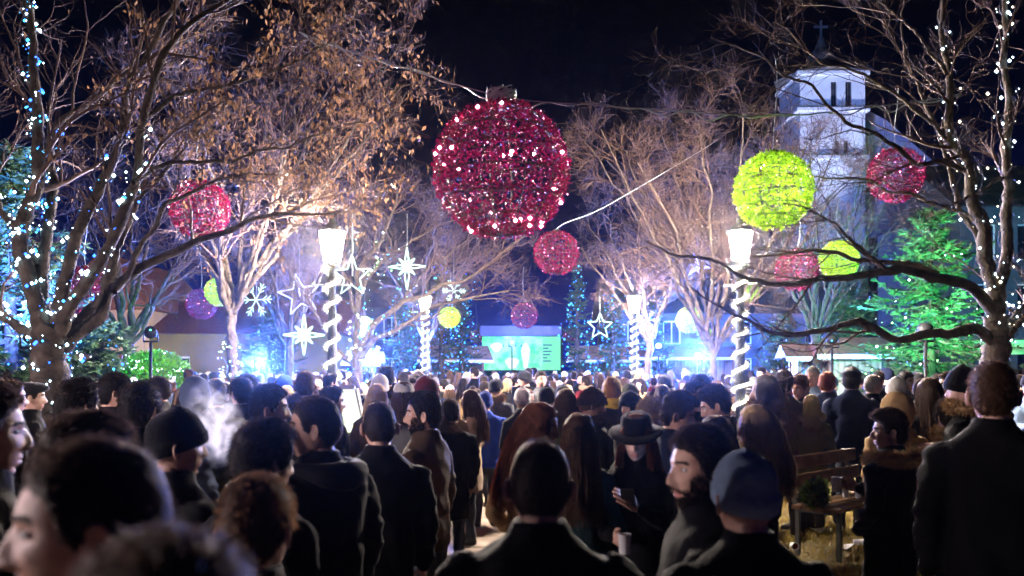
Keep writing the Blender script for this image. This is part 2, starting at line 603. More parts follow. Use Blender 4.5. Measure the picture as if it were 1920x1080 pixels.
# dry winter grass on both lawns
def grass(x0, x1, y0, y1, n, seed):
    r = np.random.default_rng(seed)
    b = np.stack([r.uniform(x0, x1, n), r.uniform(y0, y1, n), np.full(n, -0.035)], 1)
    d = unit(np.stack([r.normal(0, .55, n), r.normal(0, .55, n), np.ones(n)], 1))
    s = unit(np.cross(d, unit(r.normal(0, 1, (n, 3)))))
    up = np.clip((b[:, 0] - 2.72) / .5, 0, 1) * np.clip((9.7 - b[:, 1]) / .6, 0, 1)
    b[:, 2] += .2 * up * up * (3 - 2 * up)
    return b, d, s, r.uniform(.03, .11, n), r.uniform(.006, .014, n)


g = Geo()
g_strips(g, *grass(2.8, 7.5, 4.5, 13.0, 42000, 1))
g_strips(g, *grass(-8, -2.5, 5.0, 12.0, 9000, 2))
tag(build('grass', g, M['grass'], smooth=False), 'short dry yellowed grass on the lawn', 'grass', kind='stuff')
g = Geo()
nl = 900
b = np.stack([rng.uniform(2.8, 7.5, nl), rng.uniform(5, 13, nl), rng.uniform(0.0, 0.05, nl)], 1)
up = np.clip((b[:, 0] - 2.72) / .5, 0, 1) * np.clip((9.7 - b[:, 1]) / .6, 0, 1)
b[:, 2] += .2 * up * up * (3 - 2 * up)
d = unit(np.stack([rng.normal(0, 1, nl), rng.normal(0, 1, nl), rng.normal(0, .25, nl)], 1))
s = unit(np.cross(d, np.array([0, 0, 1.0]) + rng.normal(0, .3, (nl, 3))))
g_strips(g, b, d, s, rng.uniform(.05, .09, nl), rng.uniform(.03, .05, nl))
tag(build('fallen_leaves', g, M['dry_leaf'], smooth=False), 'brown fallen leaves scattered over the lawn', 'leaves', kind='stuff')


# ------------------------------------------------------------------ street lamps
def lamp_protos():
    P_ = {}
    g = Geo()
    g_lathe(g, [(0.24, 0), (0.24, 0.1), (0.19, 0.13), (0.17, 0.45), (0.2, 0.48), (0.2, 0.54), (0.14, 0.6), (0.13, 0.95), (0.17, 1.0), (0.17, 1.06), (0.1, 1.12)], 12)
    P_['pedestal'] = g.mesh('pedestal', [M['iron']], False)
    g = Geo()
    g_lathe(g, [(0.085, 1.1), (0.08, 1.6), (0.14, 1.66), (0.17, 1.72), (0.14, 1.8), (0.08, 1.86), (0.07, 2.6), (0.06, 3.3), (0.09, 3.34), (0.09, 3.4), (0.055, 3.43), (0.06, 3.55), (0.13, 3.6), (0.13, 3.63), (0.05, 3.66)], 12)
    P_['post'] = g.mesh('post', [M['iron']], True)
    g = Geo()
    g_lathe(g, [(0.115, 3.68), (0.2, 4.16)], 6)
    P_['lamp_glass'] = g.mesh('lamp_glass', [M['lamp_glass']], False)
    P_['lamp_glass_far'] = g.mesh('lamp_glass', [M['lamp_glass_far']], False)
    g = Geo()
    for a in np.arange(6) * np.pi / 3:
        g_bar(g, (0.124 * np.cos(a), 0.124 * np.sin(a), 3.665), (0.208 * np.cos(a), 0.208 * np.sin(a), 4.17), 0.006, 4)
    g_lathe(g, [(0.05, 3.645), (0.135, 3.655), (0.135, 3.675), (0.05, 3.678)], 6)
    P_['lantern_frame'] = g.mesh('lantern_frame', [M['iron']], False)
    g = Geo()
    g_lathe(g, [(0.215, 4.165), (0.215, 4.19), (0.15, 4.25), (0.06, 4.31), (0.05, 4.4), (0.02, 4.42), (0.03, 4.46), (0.0, 4.55)], 12)
    P_['lantern_cap'] = g.mesh('lantern_cap', [M['iron']], True)
    g = Geo()
    for sgn in (1, -1):
        g_bar(g, (0, 0, 3.3), (sgn * 0.3, 0, 3.3), 0.014, 6)
        g_dots(g, [(sgn * 0.31, 0, 3.3)], 0.03)
    P_['ladder_rest'] = g.mesh('ladder_rest', [M['iron']], True)
    return P_


LP = lamp_protos()
LAMPS = [
    (-2.93, 13.9, 'tall iron street lamp with glowing lantern beside the white notice board', 8),
    (3.72, 13.9, 'tall iron street lamp with glowing lantern behind the wooden bench', 9),
    (-2.70, 26.5, 'smaller looking street lamp nearer the screen beside a yellow green ball', 11),
    (3.80, 26.5, 'smaller looking street lamp nearer the screen beside an outlined star', 11),
]
for (x, y, lab, turns) in LAMPS:
    t = tag(empty('street_lamp', (x, y, 0), rng.uniform(0, 3)), lab, 'street lamp', 'street lamps along the promenade')
    for nm in ('pedestal', 'post', 'lamp_glass', 'lantern_frame', 'lantern_cap', 'ladder_rest'):
        link(nm, LP['lamp_glass_far' if nm == 'lamp_glass' and y > 20 else nm], t)
    # the lit garland wound round the post is a thing of its own
    gl = tag(empty('light_garland', (x, y, 0), rng.uniform(0, 6)), 'lit white garland spiralling up the ' + ('near' if y < 20 else 'far') + (' post next to the white notice board' if y < 20 and x < 0 else ' post behind the bench' if y < 20 else ' post beside a yellow green ball' if x < 0 else ' post beside an outlined star'), 'garland', 'garlands on the lamp posts')
    tt = np.linspace(0, 1, 150)
    ang = tt * turns * 2 * np.pi
    zz = 1.1 + tt * 2.5
    rr = np.interp(zz, [1.1, 1.6, 1.72, 1.86, 3.6], [0.125, 0.11, 0.2, 0.11, 0.1])
    ctr = np.stack([rr * np.cos(ang), rr * np.sin(ang), zz], 1)
    g = Geo()
    g_tubes(g, ctr, 0.026, 6)
    build('rope', g, M['garland_light'], gl)
    g = Geo()
    k = 2200
    ti = rng.uniform(0, 1, k)
    b = np.stack([np.interp(ti, tt, ctr[:, j]) for j in range(3)], 1)
    d = unit(rng.normal(0, 1, (k, 3)))
    s = unit(np.cross(d, rng.normal(0, 1, (k, 3))))
    g_strips(g, b, d, s, 0.085, 0.012)
    tag(build('tinsel', g, M['white_paint'], gl, smooth=False), kind='stuff')


# ------------------------------------------------------------------ buildings
def wall_with_windows(root, x0, x1, z0, z1, wins, mat, yf=0.0, depth=6.0, frame=None, glassmat=None):
    """front wall (facing -Y) with real openings; wins = (x0,x1,z0,z1)"""
    xs_ = sorted(set([x0, x1] + [w[0] for w in wins] + [w[1] for w in wins]))
    zs_ = sorted(set([z0, z1] + [w[2] for w in wins] + [w[3] for w in wins]))
    g = Geo()
    T = 0.3
    for a, b_ in zip(xs_[:-1], xs_[1:]):
        run = None
        for c, d_ in zip(zs_[:-1], zs_[1:]):
            mx, mz = (a + b_) / 2, (c + d_) / 2
            hole = any(w[0] < mx < w[1] and w[2] < mz < w[3] for w in wins)
            if not hole:
                g_box(g, (a, yf, c), (b_, yf + T, d_))
    g_box(g, (x0, yf + T + 0.003, z0), (x0 + 0.3, yf + depth, z1))
    g_box(g, (x1 - 0.3, yf + T + 0.003, z0), (x1, yf + depth, z1))
    g_box(g, (x0 + 0.302, yf + depth - 0.3, z0), (x1 - 0.302, yf + depth, z1))
    build('wall', g, mat, root, smooth=False)
    for w in wins:
        g = Geo()
        fw = 0.07
        g_box(g, (w[0], yf + 0.12, w[2]), (w[0] + fw, yf + 0.2, w[3]))
        g_box(g, (w[1] - fw, yf + 0.12, w[2]), (w[1], yf + 0.2, w[3]))
        g_box(g, (w[0] + fw, yf + 0.12, w[3] - fw), (w[1] - fw, yf + 0.2, w[3]))
        g_box(g, (w[0] + fw, yf + 0.12, w[2]), (w[1] - fw, yf + 0.2, w[2] + fw))
        mx = (w[0] + w[1]) / 2
        g_box(g, (mx - 0.03, yf + 0.125, w[2] + fw), (mx + 0.03, yf + 0.195, w[3] - fw))
        wo = build('window', g, frame or M['white_paint'], root, smooth=False)
        g = Geo()
        g_box(g, (w[0] + fw * .5, yf + 0.15, w[2] + fw * .5), (w[1] - fw * .5, yf + 0.17, w[3] - fw * .5))
        build('pane', g, glassmat or M['dark_glass'], wo, smooth=False)


def gable_roof(root, x0, x1, y0, y1, z, h, mat, over=0.4, axis='x'):
    g = Geo()
    if axis == 'x':
        ym = (y0 + y1) / 2
        v = [(x0 - over, y0 - over, z), (x1 + over, y0 - over, z), (x1 + over, y1 + over, z), (x0 - over, y1 + over, z), (x0 - over, ym, z + h), (x1 + over, ym, z + h)]
        g.add(v, [(0, 1, 5, 4), (2, 3, 4, 5), (0, 3, 2, 1)])
        g.add(v, [(1, 2, 5), (3, 0, 4)])
    else:
        xm = (x0 + x1) / 2
        v = [(x0 - over, y0 - over, z), (x1 + over, y0 - over, z), (x1 + over, y1 + over, z), (x0 - over, y1 + over, z), (xm, y0 - over, z + h), (xm, y1 + over, z + h)]
        g.add(v, [(1, 2, 5, 4), (3, 0, 4, 5), (0, 3, 2, 1)])
        g.add(v, [(0, 1, 4), (2, 3, 5)])
    return build('roof', g, mat, root, smooth=False)


# church: belfry tower and the gabled nave front, about 60 m away
CD = 60.0
def cx(px): return (px - 960) * CD / FPX
def cz(py): return CAMZ + (HORIZON - py) * CD / FPX
church = tag(empty('church', (0, CD, 0)), 'white church with belfry tower lit up above the bare trees', 'church')
tx0, tx1 = cx(1500), cx(1622)
wall_with_windows(church, tx0, tx1, 0, cz(142), [
    (cx(1558), cx(1569), cz(200), cz(152)), (cx(1585), cx(1597), cz(200), cz(152)),
    (cx(1566), cx(1574), cz(290), cz(263)), (cx(1582), cx(1591), cz(290), cz(263))], M['plaster_white'], 0, tx1 - tx0, frame=M['slate'])
g = Geo()
for zc in (cz(142), cz(210), cz(300)):
    g_box(g, (tx0 - .28, -.28, zc - .0), (tx1 + .28, tx1 - tx0 + .28, zc + .32), bevel=.06)
build('cornice', g, M['plaster_white'], church, smooth=False)
g = Geo()
hw = (tx1 - tx0) / 2
tm = (tx0 + tx1) / 2
g_lathe(g, [(hw * 1.5, cz(142) + .33), (hw * 1.12, cz(128)), (hw * 0.78, cz(112)), (hw * 0.5, cz(98)), (hw * .42, cz(84)), (hw * .2, cz(70)), (0.06, cz(40))], 8, cx=tm, cy_=hw)
spire = build('spire', g, M['slate'], church, smooth=False)
g = Geo()
g_box(g, (tm - .07, hw - .07, cz(41)), (tm + .07, hw + .07, cz(14)))
g_box(g, (tm - .5, hw - .065, cz(28)), (tm + .5, hw + .065, cz(24)))
build('cross', g, M['slate'], spire, smooth=False)
nx0, nx1 = cx(1624), cx(1840)
nz = cz(345)
wall_with_windows(church, nx0, nx1, 0, nz, [(cx(1650) + k * 2.1, cx(1650) + k * 2.1 + .9, cz(560), cz(430)) for k in range(3)], M['plaster_white'], 2.0, 16, frame=M['slate'])
g = Geo()
pk = (cx(1652), cz(193))
v = [(nx0, 1.99, nz), (nx1, 1.99, nz), (pk[0] + 1.2, 1.99, pk[1] - .6), (pk[0], 1.99, pk[1]), (nx0, 1.99, cz(228))]
v += [(a, 2.4, c) for a, _, c in v]
g.add(v, [(0, 1, 2, 3, 4), (9, 8, 7, 6, 5)])
g.add(v, [(i, i + 5, (i + 1) % 5 + 5, (i + 1) % 5) for i in range(5)])
build('gable', g, M['plaster_white'], church, smooth=False)
g = Geo()
v = [(pk[0] - 1.3, 2.41, pk[1] - .25), (pk[0], 2.41, pk[1] + .3), (nx1 + .5, 2.41, nz - .3), (nx1 + .5, 2.41, nz - .6), (pk[0], 2.41, pk[1] - .1), (pk[0] - 1.3, 2.41, pk[1] - .6)]
v += [(a, 18, c) for a, _, c in v]
g.add(v, [(0, 1, 7, 6), (1, 2, 8, 7), (2, 3, 9, 8), (3, 4, 10, 9), (4, 5, 11, 10)])
build('roof', g, M['slate'], church, smooth=False)

# long low houses beyond the lawns
b1 = tag(empty('house', P(120, 690, 33) * np.array([1, 1, 0])), 'beige plastered house front between the trees by the lit green bush', 'house')
wall_with_windows(b1, 0, 3.1, 0, 4.2, [(0.9, 1.8, 1.0, 2.5)], M['plaster_beige'], 0, 7)
gable_roof(b1, 0, 3.1, 0, 7, 4.2, 2.2, M['roof_tile'], axis='y')
b2 = tag(empty('house', P(270, 690, 33.5) * np.array([1, 1, 0])), 'olive plastered low house behind the lit green bush', 'house')
wall_with_windows(b2, 0, 7.5, 0, 3.3, [(1.0, 1.8, 1.0, 2.4), (4.2, 5.0, 1.0, 2.4)], M['plaster_olive'], 0, 7)
gable_roof(b2, 0, 7.5, 0, 7, 3.3, 1.6, M['roof_tile'])
b3 = tag(empty('house', P(1800, 690, 40) * np.array([1, 1, 0])), 'tall grey town house with rows of windows behind the kiosks', 'house')
wall_with_windows(b3, 0, 13, 0, 9.5, [(0.8 + k * 1.9, 1.7 + k * 1.9, z, z + 1.7) for k in range(6) for z in (1.2, 4.2, 7.0)], M['plaster_grey'], 0, 9)
gable_roof(b3, 0, 13, 0, 9, 9.5, 3.0, M['slate'])
b4 = tag(empty('house', P(440, 690, 46) * np.array([1, 1, 0])), 'wide dark house front between lamp and screen, far back', 'house')
wall_with_windows(b4, 0, 11, 0, 5.2, [(0.8 + k * 1.8, 1.7 + k * 1.8, z, z + 1.3) for k in range(5) for z in (1.2, 3.4)], M['plaster_grey'], 0, 9)
gable_roof(b4, 0, 11, 0, 9, 5.2, 2.2, M['slate'])
b5 = tag(empty('house', P(1150, 690, 48) * np.array([1, 1, 0])), 'dark house front right of the screen, far back', 'house')
wall_with_windows(b5, 0, 13, 0, 5.0, [(0.8 + k * 2.0, 1.8 + k * 2.0, z, z + 1.3) for k in range(6) for z in (1.2, 3.3)], M['plaster_grey'], 0, 9)
gable_roof(b5, 0, 13, 0, 9, 5.0, 2.4, M['slate'])


# ------------------------------------------------------------------ stage screen
SD = 44.0
def sx(px): return (px - 960) * SD / FPX
def sz(py): return CAMZ + (HORIZON - py) * SD / FPX
screen = tag(empty('stage_screen', (0, SD, 0)), 'big outdoor screen showing a green picture under a pale blue banner', 'screen')
mscr = bpy.data.materials.new('screen_picture')
mscr.use_nodes = True
nt = mscr.node_tree
nt.nodes.clear()
o_ = nt.nodes.new('ShaderNodeOutputMaterial')
em = nt.nodes.new('ShaderNodeEmission')
tc = nt.nodes.new('ShaderNodeTexCoord')
nz_ = nt.nodes.new('ShaderNodeTexNoise')
nz_.inputs['Scale'].default_value = 1.6
nz_.inputs['Detail'].default_value = 3
rp = nt.nodes.new('ShaderNodeValToRGB')
rp.color_ramp.elements[0].position = 0.4
rp.color_ramp.elements[0].color = (0.06, 0.58, 0.22, 1)
rp.color_ramp.elements[1].position = 0.62
rp.color_ramp.elements[1].color = (0.28, 0.78, 0.46, 1)
nt.links.new(tc.outputs['Object'], nz_.inputs['Vector'])
nt.links.new(nz_.outputs['Fac'], rp.inputs[0])
nt.links.new(rp.outputs[0], em.inputs['Color'])
em.inputs['Strength'].default_value = 1.9
nt.links.new(em.outputs[0], o_.inputs['Surface'])
M['fig_white'] = mat_emit('fig_white', (0.75, 1.0, 0.85), 1.3)
M['fig_dark'] = mat_emit('fig_dark', (0.04, 0.2, 0.6), 0.6)
M['fig_panel'] = mat_emit('fig_panel', (0.22, 0.85, 0.5), 1.1)
M['banner'] = mat_noise('banner', (0.2, 0.22, 0.45), (0.3, 0.32, 0.6), 1.0, 0.8)
g = Geo()
g_box(g, (sx(904), 0, sz(694)), (sx(1017), 0.2, sz(631)))
pic = build('picture', g, mscr, screen, smooth=False)
g = Geo()
for (a, b_, c, d_) in ((978, 993, 642, 692), (948, 972, 670, 692), (920, 942, 642, 660)):
    t_ = np.linspace(0, 2 * np.pi, 14, endpoint=False)
    xx = sx((a + b_) / 2) + (sx(b_) - sx(a)) / 2 * np.cos(t_) * (1 + .25 * np.sin(3 * t_))
    zz = (sz(c) + sz(d_)) / 2 + (sz(c) - sz(d_)) / 2 * np.sin(t_)
    n0 = g.n
    g.add(np.stack([xx, np.full(14, -0.006), zz], 1), [list(range(14))])
build('figure', g, M['fig_white'], pic, smooth=False)
g = Geo()
for px_ in (942, 953, 966, 976):
    g_box(g, (sx(px_), -0.012, sz(651)), (sx(px_ + 2.6), -0.005, sz(646)))
build('caption', g, M['fig_dark'], pic, smooth=False)
g = Geo()
g_box(g, (sx(1017) + .004, 0, sz(694)), (sx(1051), 0.2, sz(631)))
side = build('score_panel', g, M['fig_panel'], screen, smooth=False)
g = Geo()
for (a, b_, c, d_) in ((1018, 1035, 646, 648), (1018, 1028, 652, 654), (1018, 1034, 658, 660), (1018, 1031, 664, 666), (1018, 1026, 670, 672), (1018, 1033, 676, 678)):
    g_box(g, (sx(a), -0.012, sz(d_)), (sx(b_), -0.004, sz(c)))
build('caption', g, M['fig_dark'], side, smooth=False)
g = Geo()
g_box(g, (sx(900), -0.25, sz(630)), (sx(1053), 0.3, sz(611)), bevel=.05)
build('banner', g, M['banner'], screen, smooth=False)
g = Geo()
for px_ in (897, 1054):
    for dy in (0.0, 0.5):
        g_bar(g, (sx(px_), dy, 0), (sx(px_), dy, sz(606)), 0.05, 6)
    for k in range(7):
        g_bar(g, (sx(px_), 0, k * .6), (sx(px_), .5, k * .6 + .6), 0.03, 5)
g_box(g, (sx(900), 0.21, 0), (sx(1053), 0.8, sz(697)))
build('truss', g, M['black_metal'], screen)


# ------------------------------------------------------------------ market huts
def hut(loc, rz, w, d_, h, rh, label, wallmat, roofmat, open_front=True, eave=0.45):
    t = tag(empty('market_hut', loc, rz), label, 'market hut', 'wooden market huts')
    nb = int(w / 0.16)
    pm = Geo()
    g_box(pm, (0, 0, 0), (w / nb - 0.012, 0.03, 1.0), bevel=.004)
    top = h
    for side_ in ('back', 'front'):
        y_ = d_ / 2 if side_ == 'back' else -d_ / 2
        for k in range(nb):
            hh = top if side_ == 'back' else 1.05
            if side_ == 'front' and not open_front:
                hh = top
            o = link('plank', HUTM.setdefault(('p', round(w / nb, 4), wallmat), pm.mesh('plank', [M[wallmat]], False)), t, loc=(-w / 2 + k * w / nb, y_, 0), scale=(1, 1, hh))
    nb2 = int(d_ / 0.16)
    for s in (-1, 1):
        for k in range(nb2):
            o = link('plank', HUTM[('p', round(w / nb, 4), wallmat)], t, loc=(s * w / 2 + (.015 if s < 0 else .045), -d_ / 2 + .03 + k * (d_ - .03) / nb2, 0), rot=(0, 0, R(90)), scale=(1, 1, top))
    for sx_ in (-1, 1):
        for sy_ in (-1, 1):
            g = Geo()
            g_box(g, (sx_ * (w / 2 + .03) - .05, sy_ * (d_ / 2 + .03) - .05, 0), (sx_ * (w / 2 + .03) + .05, sy_ * (d_ / 2 + .03) + .05, h))
            build('post', g, M['wood'], t, smooth=False)
    gable_roof(t, -w / 2, w / 2, -d_ / 2, d_ / 2, h + .005, rh, M[roofmat], over=eave)
    g = Geo()
    g_box(g, (-w / 2 - eave, -d_ / 2 - eave - .03, h - .11), (w / 2 + eave, -d_ / 2 - eave, h + .02))
    build('fascia', g, M['white_paint'], t, smooth=False)
    if open_front:
        g = Geo()
        g_box(g, (-w / 2 - .1, -d_ / 2 - .28, 1.06), (w / 2 + .1, -d_ / 2 + .1, 1.11), bevel=.01)
        build('counter', g, M['wood_pale'], t, smooth=False)
    return t


HUTM = {}
hut((P(1625, 690, 24)[0], 24, 0), R(-14), 2.0, 1.8, 2.3, .5, 'brown plank hut with closed side under the right tree', 'wood_pale', 'roof_tile', False)
hut((P(1550, 690, 25)[0], 25.2, 0), R(-10), 1.6, 1.6, 2.25, .4, 'hut with white lit counter beside the brown plank hut', 'plaster_white', 'roof_tile')
hut((P(846, 690, 40)[0], 40, 0), R(12), 2.6, 2.0, 2.3, .7, 'small wooden hut with sloped roof left of the screen', 'wood_pale', 'wood_pale')
hut((P(1136, 690, 40)[0], 40, 0), R(-12), 2.4, 2.0, 2.3, .7, 'small wooden hut with sloped roof right of the screen', 'wood_pale', 'wood_pale')
hut((P(610, 690, 36)[0], 36, 0), R(4), 4.0, 2.0, 2.15, .5, 'low white fronted hut behind the lamp and notice board', 'plaster_white', 'white_paint')
hut((P(1280, 690, 38)[0], 38, 0), R(-4), 4.0, 2.0, 2.4, .5, 'long wooden hut behind the bare middle tree', 'wood_pale', 'roof_tile')
hut((P(150, 690, 26)[0], 26, 0), R(18), 1.6, 1.6, 2.1, .4, 'small brown hut beside the teal lit fir', 'wood', 'roof_tile')
# awning stall at right
t = tag(empty('market_stall', P(1800, 690, 21) * np.array([1, 1, 0])), 'dark stall with a white awning strip behind the right tree', 'market stall')
for a in (-1.2, 1.2):
    for b_ in (0, 1.6):
        g = Geo()
        g_bar(g, (a, b_, 0), (a, b_, 2.5), .035, 6)
        build('post', g, M['black_metal'], t)
g = Geo()
v = [(-1.4, -.5, 2.28), (1.4, -.5, 2.28), (1.4, -.48, 2.62), (-1.4, -.48, 2.62), (-1.4, 1.8, 2.9), (1.4, 1.8, 2.9)]
g.add(v, [(0, 1, 2, 3), (3, 2, 5, 4)])
build('awning', g, M['white_paint'], t, smooth=False)
g = Geo()
g_box(g, (-1.3, -.1, 0), (1.3, .4, 1.0), bevel=.02)
build('counter', g, M['wood'], t, smooth=False)


# ------------------------------------------------------------------ floodlights on the ground: housing, lit lens, light
def floodlight(loc, aim, colr, power, label, spot=110, lens=6.0, r=0.12):
    t = tag(empty('floodlight', loc), label, 'floodlight', 'coloured floodlights')
    dirv = Vector(np.array(aim) - np.array(loc)).normalized()
    q = dirv.to_track_quat('-Z', 'Y')
    g = Geo()
    g_lathe(g, [(0.02, .12), (r * .9, .1), (r * 1.1, 0.0), (r * 1.12, -.03), (r * 1.0, -.03), (r * 1.0, -.005)], 12, cap=False)
    ho = build('housing', g, M['black_metal'], t)
    ho.rotation_euler = q.to_euler()
    ho.location = (0, 0, .2)
    g = Geo()
    g_lathe(g, [(0.0, -.012), (r * .98, -.012)], 12, cap=False)
    ln = build('lens', g, mat_emit('lens_glow', colr, lens), t)
    ln.rotation_euler = q.to_euler()
    ln.location = (0, 0, .2)
    g = Geo()
    for s in (-1, 1):
        g_bar(g, (s * r * 1.25, 0, 0), (s * r * 1.25, 0, .22), .012, 4)
    g_bar(g, (-r * 1.25, 0, .01), (r * 1.25, 0, .01), .02, 4)
    build('bracket', g, M['black_metal'], t)
    if loc[2] > 0.5:
        g = Geo()
        g_bar(g, (0, 0, -loc[2]), (0, 0, .01), .03, 6)
        g_lathe(g, [(.2, -loc[2]), (.2, -loc[2] + .03), (.03, -loc[2] + .06)], 10)
        build('mast', g, M['black_metal'], t)
    ld = bpy.data.lights.new('floodlight_beam', 'SPOT')
    ld.energy = power
    ld.color = colr
    ld.spot_size = R(spot)
    ld.spot_blend = 0.6
    ld.shadow_soft_size = 0.08
    lo = bpy.data.objects.new('floodlight_beam', ld)
    COL.objects.link(lo)
    lo.parent = t
    lo.location = Vector((0, 0, .2)) + dirv * 0.06
    lo.rotation_euler = q.to_euler()
    return t


BLUE = (0.08, 0.2, 1.0)
CYAN = (0.08, 0.5, 1.0)
GREEN = (0.1, 1.0, 0.35)
floodlight((cx(1560), 46, 0.0), (cx(1655), CD, 17), (0.62, 0.68, 1.0), 34000, 'pale blue floodlight aimed at the church gable', 27)
floodlight((cx(1470), 51, 0.0), (cx(1562), CD, 21), (0.62, 0.68, 1.0), 36000, 'second pale blue floodlight aimed at the church belfry', 24)
floodlight((P(487, 660, 30)[0], 30, 1.9), (P(560, 560, 28)[0], 22, 5.5), BLUE, 35000, 'bright blue floodlight on a low mast among the far trees', 140, 30)
floodlight((P(690, 655, 31)[0], 31, 2.0), (P(720, 560, 28)[0], 24, 6), BLUE, 35000, 'blue floodlight on a low mast behind the pale forked tree', 140, 30)
floodlight((P(1310, 650, 31)[0], 31, 2.2), (P(1270, 560, 25)[0], 22, 6), BLUE, 35000, 'blue floodlight on a mast by the long wooden hut', 140, 30)
floodlight((P(1235, 648, 33)[0], 33, 2.6), (P(1180, 500, 25)[0], 26, 6), BLUE, 3500, 'blue floodlight on a mast between hut and far lamp', 140, 30)
floodlight((P(960, 690, 38)[0], 38, 2.9), (P(960, 690, 20)[0], 20, 1.5), BLUE, 6000, 'blue stage light below the big screen facing the crowd', 120, 8)
floodlight((P(1735, 690, 14.6)[0], 14.6, 2.4), (P(1745, 540, 18)[0], 18.5, 3.6), GREEN, 8000, 'green floodlight under the fir tree', 60)
floodlight((P(1560, 690, 19)[0], 19, 2.4), (P(1590, 560, 22)[0], 23, 4), CYAN, 4000, 'cyan floodlight by the brown plank hut', 110)
floodlight((P(60, 690, 11)[0], 11, 2.2), (P(20, 520, 12.5)[0], 12.6, 4), BLUE, 10000, 'blue floodlight at the foot of the leftmost tree', 120)
floodlight((P(290, 690, 18.2)[0], 18.0, 2.5), (P(290, 680, 20)[0], 20.2, 1.5), GREEN, 900, 'green floodlight in front of the lit bush', 110)
floodlight((P(270, 690, 29)[0], 29, 0.2), (P(260, 640, 33)[0], 33.2, 2.6), (1.0, 0.75, 0.45), 350, 'warm floodlight washing the beige house', 130)

floodlight((P(560, 690, 39)[0], 39, 2.3), (P(560, 620, 46)[0], 46, 3.2), BLUE, 15000, 'blue floodlight washing the far house left of the lamp', 130)
floodlight((P(790, 690, 31)[0], 31, 2.3), (P(800, 620, 36)[0], 36, 3.6), BLUE, 8000, 'blue floodlight washing the slim evergreens left of the screen', 120)
floodlight((P(1150, 690, 31)[0], 31, 2.3), (P(1130, 620, 37)[0], 37, 3.4), BLUE, 8000, 'blue floodlight washing the slim evergreens right of the screen', 120)
floodlight((P(1345, 690, 41)[0], 41, 2.3), (P(1330, 620, 47)[0], 47, 3.2), BLUE, 15000, 'blue floodlight washing the far house beyond the right lamp', 130)
floodlight((P(1850, 690, 27)[0], 27, 2.4), (P(1880, 500, 40)[0], 40, 5.5), CYAN, 6000, 'cyan floodlight washing the tall town house', 110)
# ================================================================== TREES
def spawn(pts, rad, n_per, length, angle, seed, M_=6, tmin=0.25, tmax=1.0, trop=(0, 0, 0.25), wig=0.25, rscale=0.55, rmin=0.003, lenfall=0.5, bias=None):
    """children branching off the given tubes. pts (N,M,3)"""
    r = np.random.default_rng(seed)
    N, Mp, _ = pts.shape
    K = N * n_per
    par = np.repeat(np.arange(N), n_per)
    t = r.uniform(tmin, tmax, K) ** 0.85
    fi = t * (Mp - 1)
    i0 = np.clip(fi.astype(int), 0, Mp - 2)
    fr = (fi - i0)[:, None]
    p0 = pts[par, i0] * (1 - fr) + pts[par, i0 + 1] * fr
    tan = unit(pts[par, i0 + 1] - pts[par, i0])
    r0 = (rad[par, i0] * (1 - fr[:, 0]) + rad[par, i0 + 1] * fr[:, 0]) * rscale
    r0 = np.maximum(r0, rmin)
    side = unit(np.cross(tan, r.normal(0, 1, (K, 3))))
    if bias is not None:
        side = unit(side + np.asarray(bias) * r.uniform(0, 1, (K, 1)))
    a = np.radians(r.uniform(angle[0], angle[1], K))[:, None]
    d = unit(tan * np.cos(a) + side * np.sin(a))
    L = r.uniform(length[0], length[1], K) * (1 - lenfall * t)
    out = np.zeros((K, M_, 3))
    out[:, 0] = p0
    st = (L / (M_ - 1))[:, None]
    trop = np.asarray(trop, dtype=float)
    for j in range(1, M_):
        d = unit(d + r.normal(0, wig, (K, 3)) + trop / (M_ - 1) * 2)
        out[:, j] = out[:, j - 1] + d * st
    rr = r0[:, None] * np.linspace(1, 0.3, M_)[None]
    return out, np.maximum(rr, rmin * 0.6)


